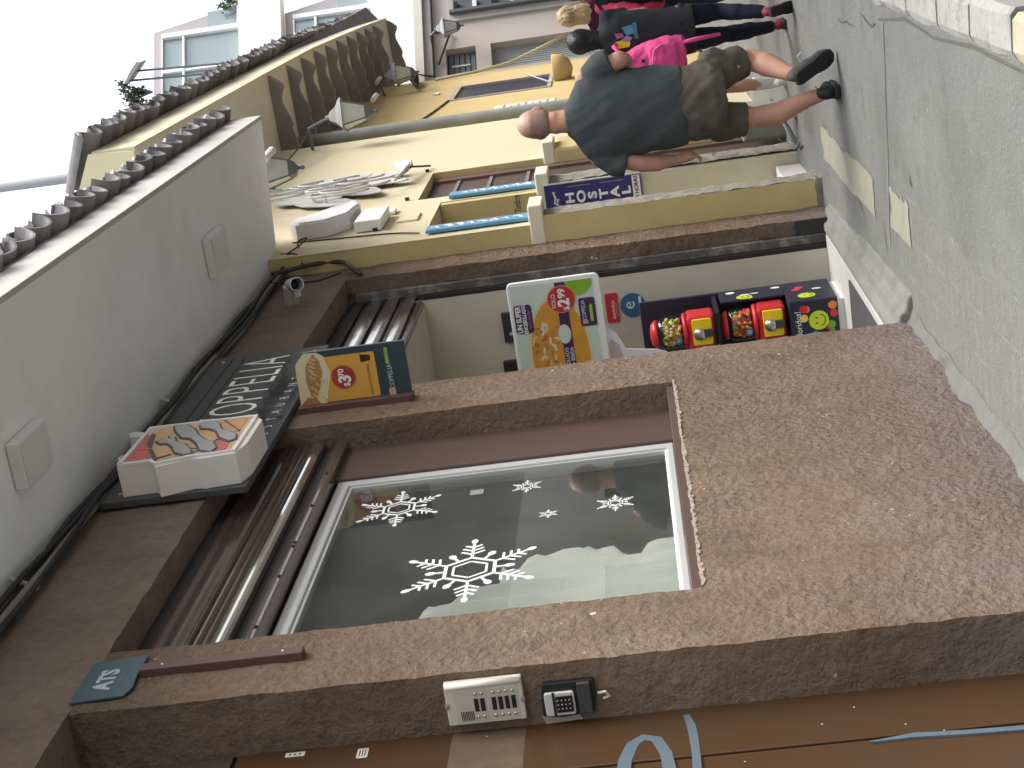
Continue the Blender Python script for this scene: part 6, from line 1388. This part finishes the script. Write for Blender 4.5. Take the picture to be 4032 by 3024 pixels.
MB().box(-1.25, -1.225, 11.268, 11.275, 1.255, 1.28).build('zip_pull', M_PPUR, bag)

# ---- person in white shirt mostly hidden in front of the large man
def short_hair(t, c, k):
    b = MB(); b.ball(Vector(c) + Vector((0, -0.01, 0.028)), (0.09*k, 0.105*k, 0.098*k), 16, 10); union(b, 'hair', M_HAIRK, t, 0.010, 1, fold(0.004, 40, 20))
figure('person in white shirt and white socks almost hidden in front of the large man', (-1.72, 12.15, gz(12.15)), 1.66, 0.20, 0.0, cloth('shirt_white', (0.62, 0.62, 0.60)), cloth('shorts_black', (0.02, 0.02, 0.022)), M_SKIN, None, (M_WHITE, M_GREYFR),
    lL=(-0.05, -0.15), lR=(-0.02, 0.3), long_pants=False, sleeve=0.55, hemz=0.52, socks=mat('sock_white', (0.66, 0.66, 0.66), 0.9, 0.05), hair_fn=short_hair, liftR=False)
# ---- blond person in maroon
M_BLOND = mat('hair_blond', (0.40, 0.30, 0.165), 0.5, 0.3, 40, 0.5, 60)
def long_blond(t, c, k):
    b = MB(); c = Vector(c); b.ball(c + Vector((0, -0.012, 0.028)), (0.096*k, 0.112*k, 0.106*k), 16, 10)
    chain(b, [c + Vector((0, -0.05, 0.0)), c + Vector((0.01, -0.075, -0.12)), c + Vector((0.02, -0.085, -0.27))], [(0.085*k, 0.055*k, 0.06*k), (0.095*k, 0.045*k, 0.06*k), (0.07*k, 0.03*k, 0.05*k)])
    union(b, 'hair', M_BLOND, t, 0.010, 1, fold(0.010, 45, 4, 2, 3))
figure('person with long blond hair in maroon top at the edge of the picture', (-1.02, 14.2, gz(14.2)), 1.70, 0.19, -0.07, cloth('top_maroon', (0.055, 0.014, 0.035)), cloth('jeans_dark', (0.03, 0.035, 0.06)), M_SKIN, None, (M_SHOEK, M_SOLEK), lL=(0, 0.3), lR=(0, -0.2), hair_fn=long_blond, sleeve=1.8)
# ---- person with red sleeves and black vest
figure('person in black vest with puffed red sleeves at the edge of the picture', (-0.80, 12.9, gz(12.9)), 1.60, 0.20, 0.0, cloth('vest_black', (0.02, 0.02, 0.024)), cloth('trousers_black', (0.02, 0.02, 0.024)), M_SKIND, None, (M_SHOEK, M_SOLEK),
    lL=(0.06, 0.3), lR=(0, -0.2), armL=((-1.055, 12.78, gz(12.9)+1.0), (-0.97, 13.0, gz(12.9)+0.85)), slm=mat('sleeve_red', (0.55, 0.04, 0.10), 0.75, 0.1, 12), hair_fn=short_hair)
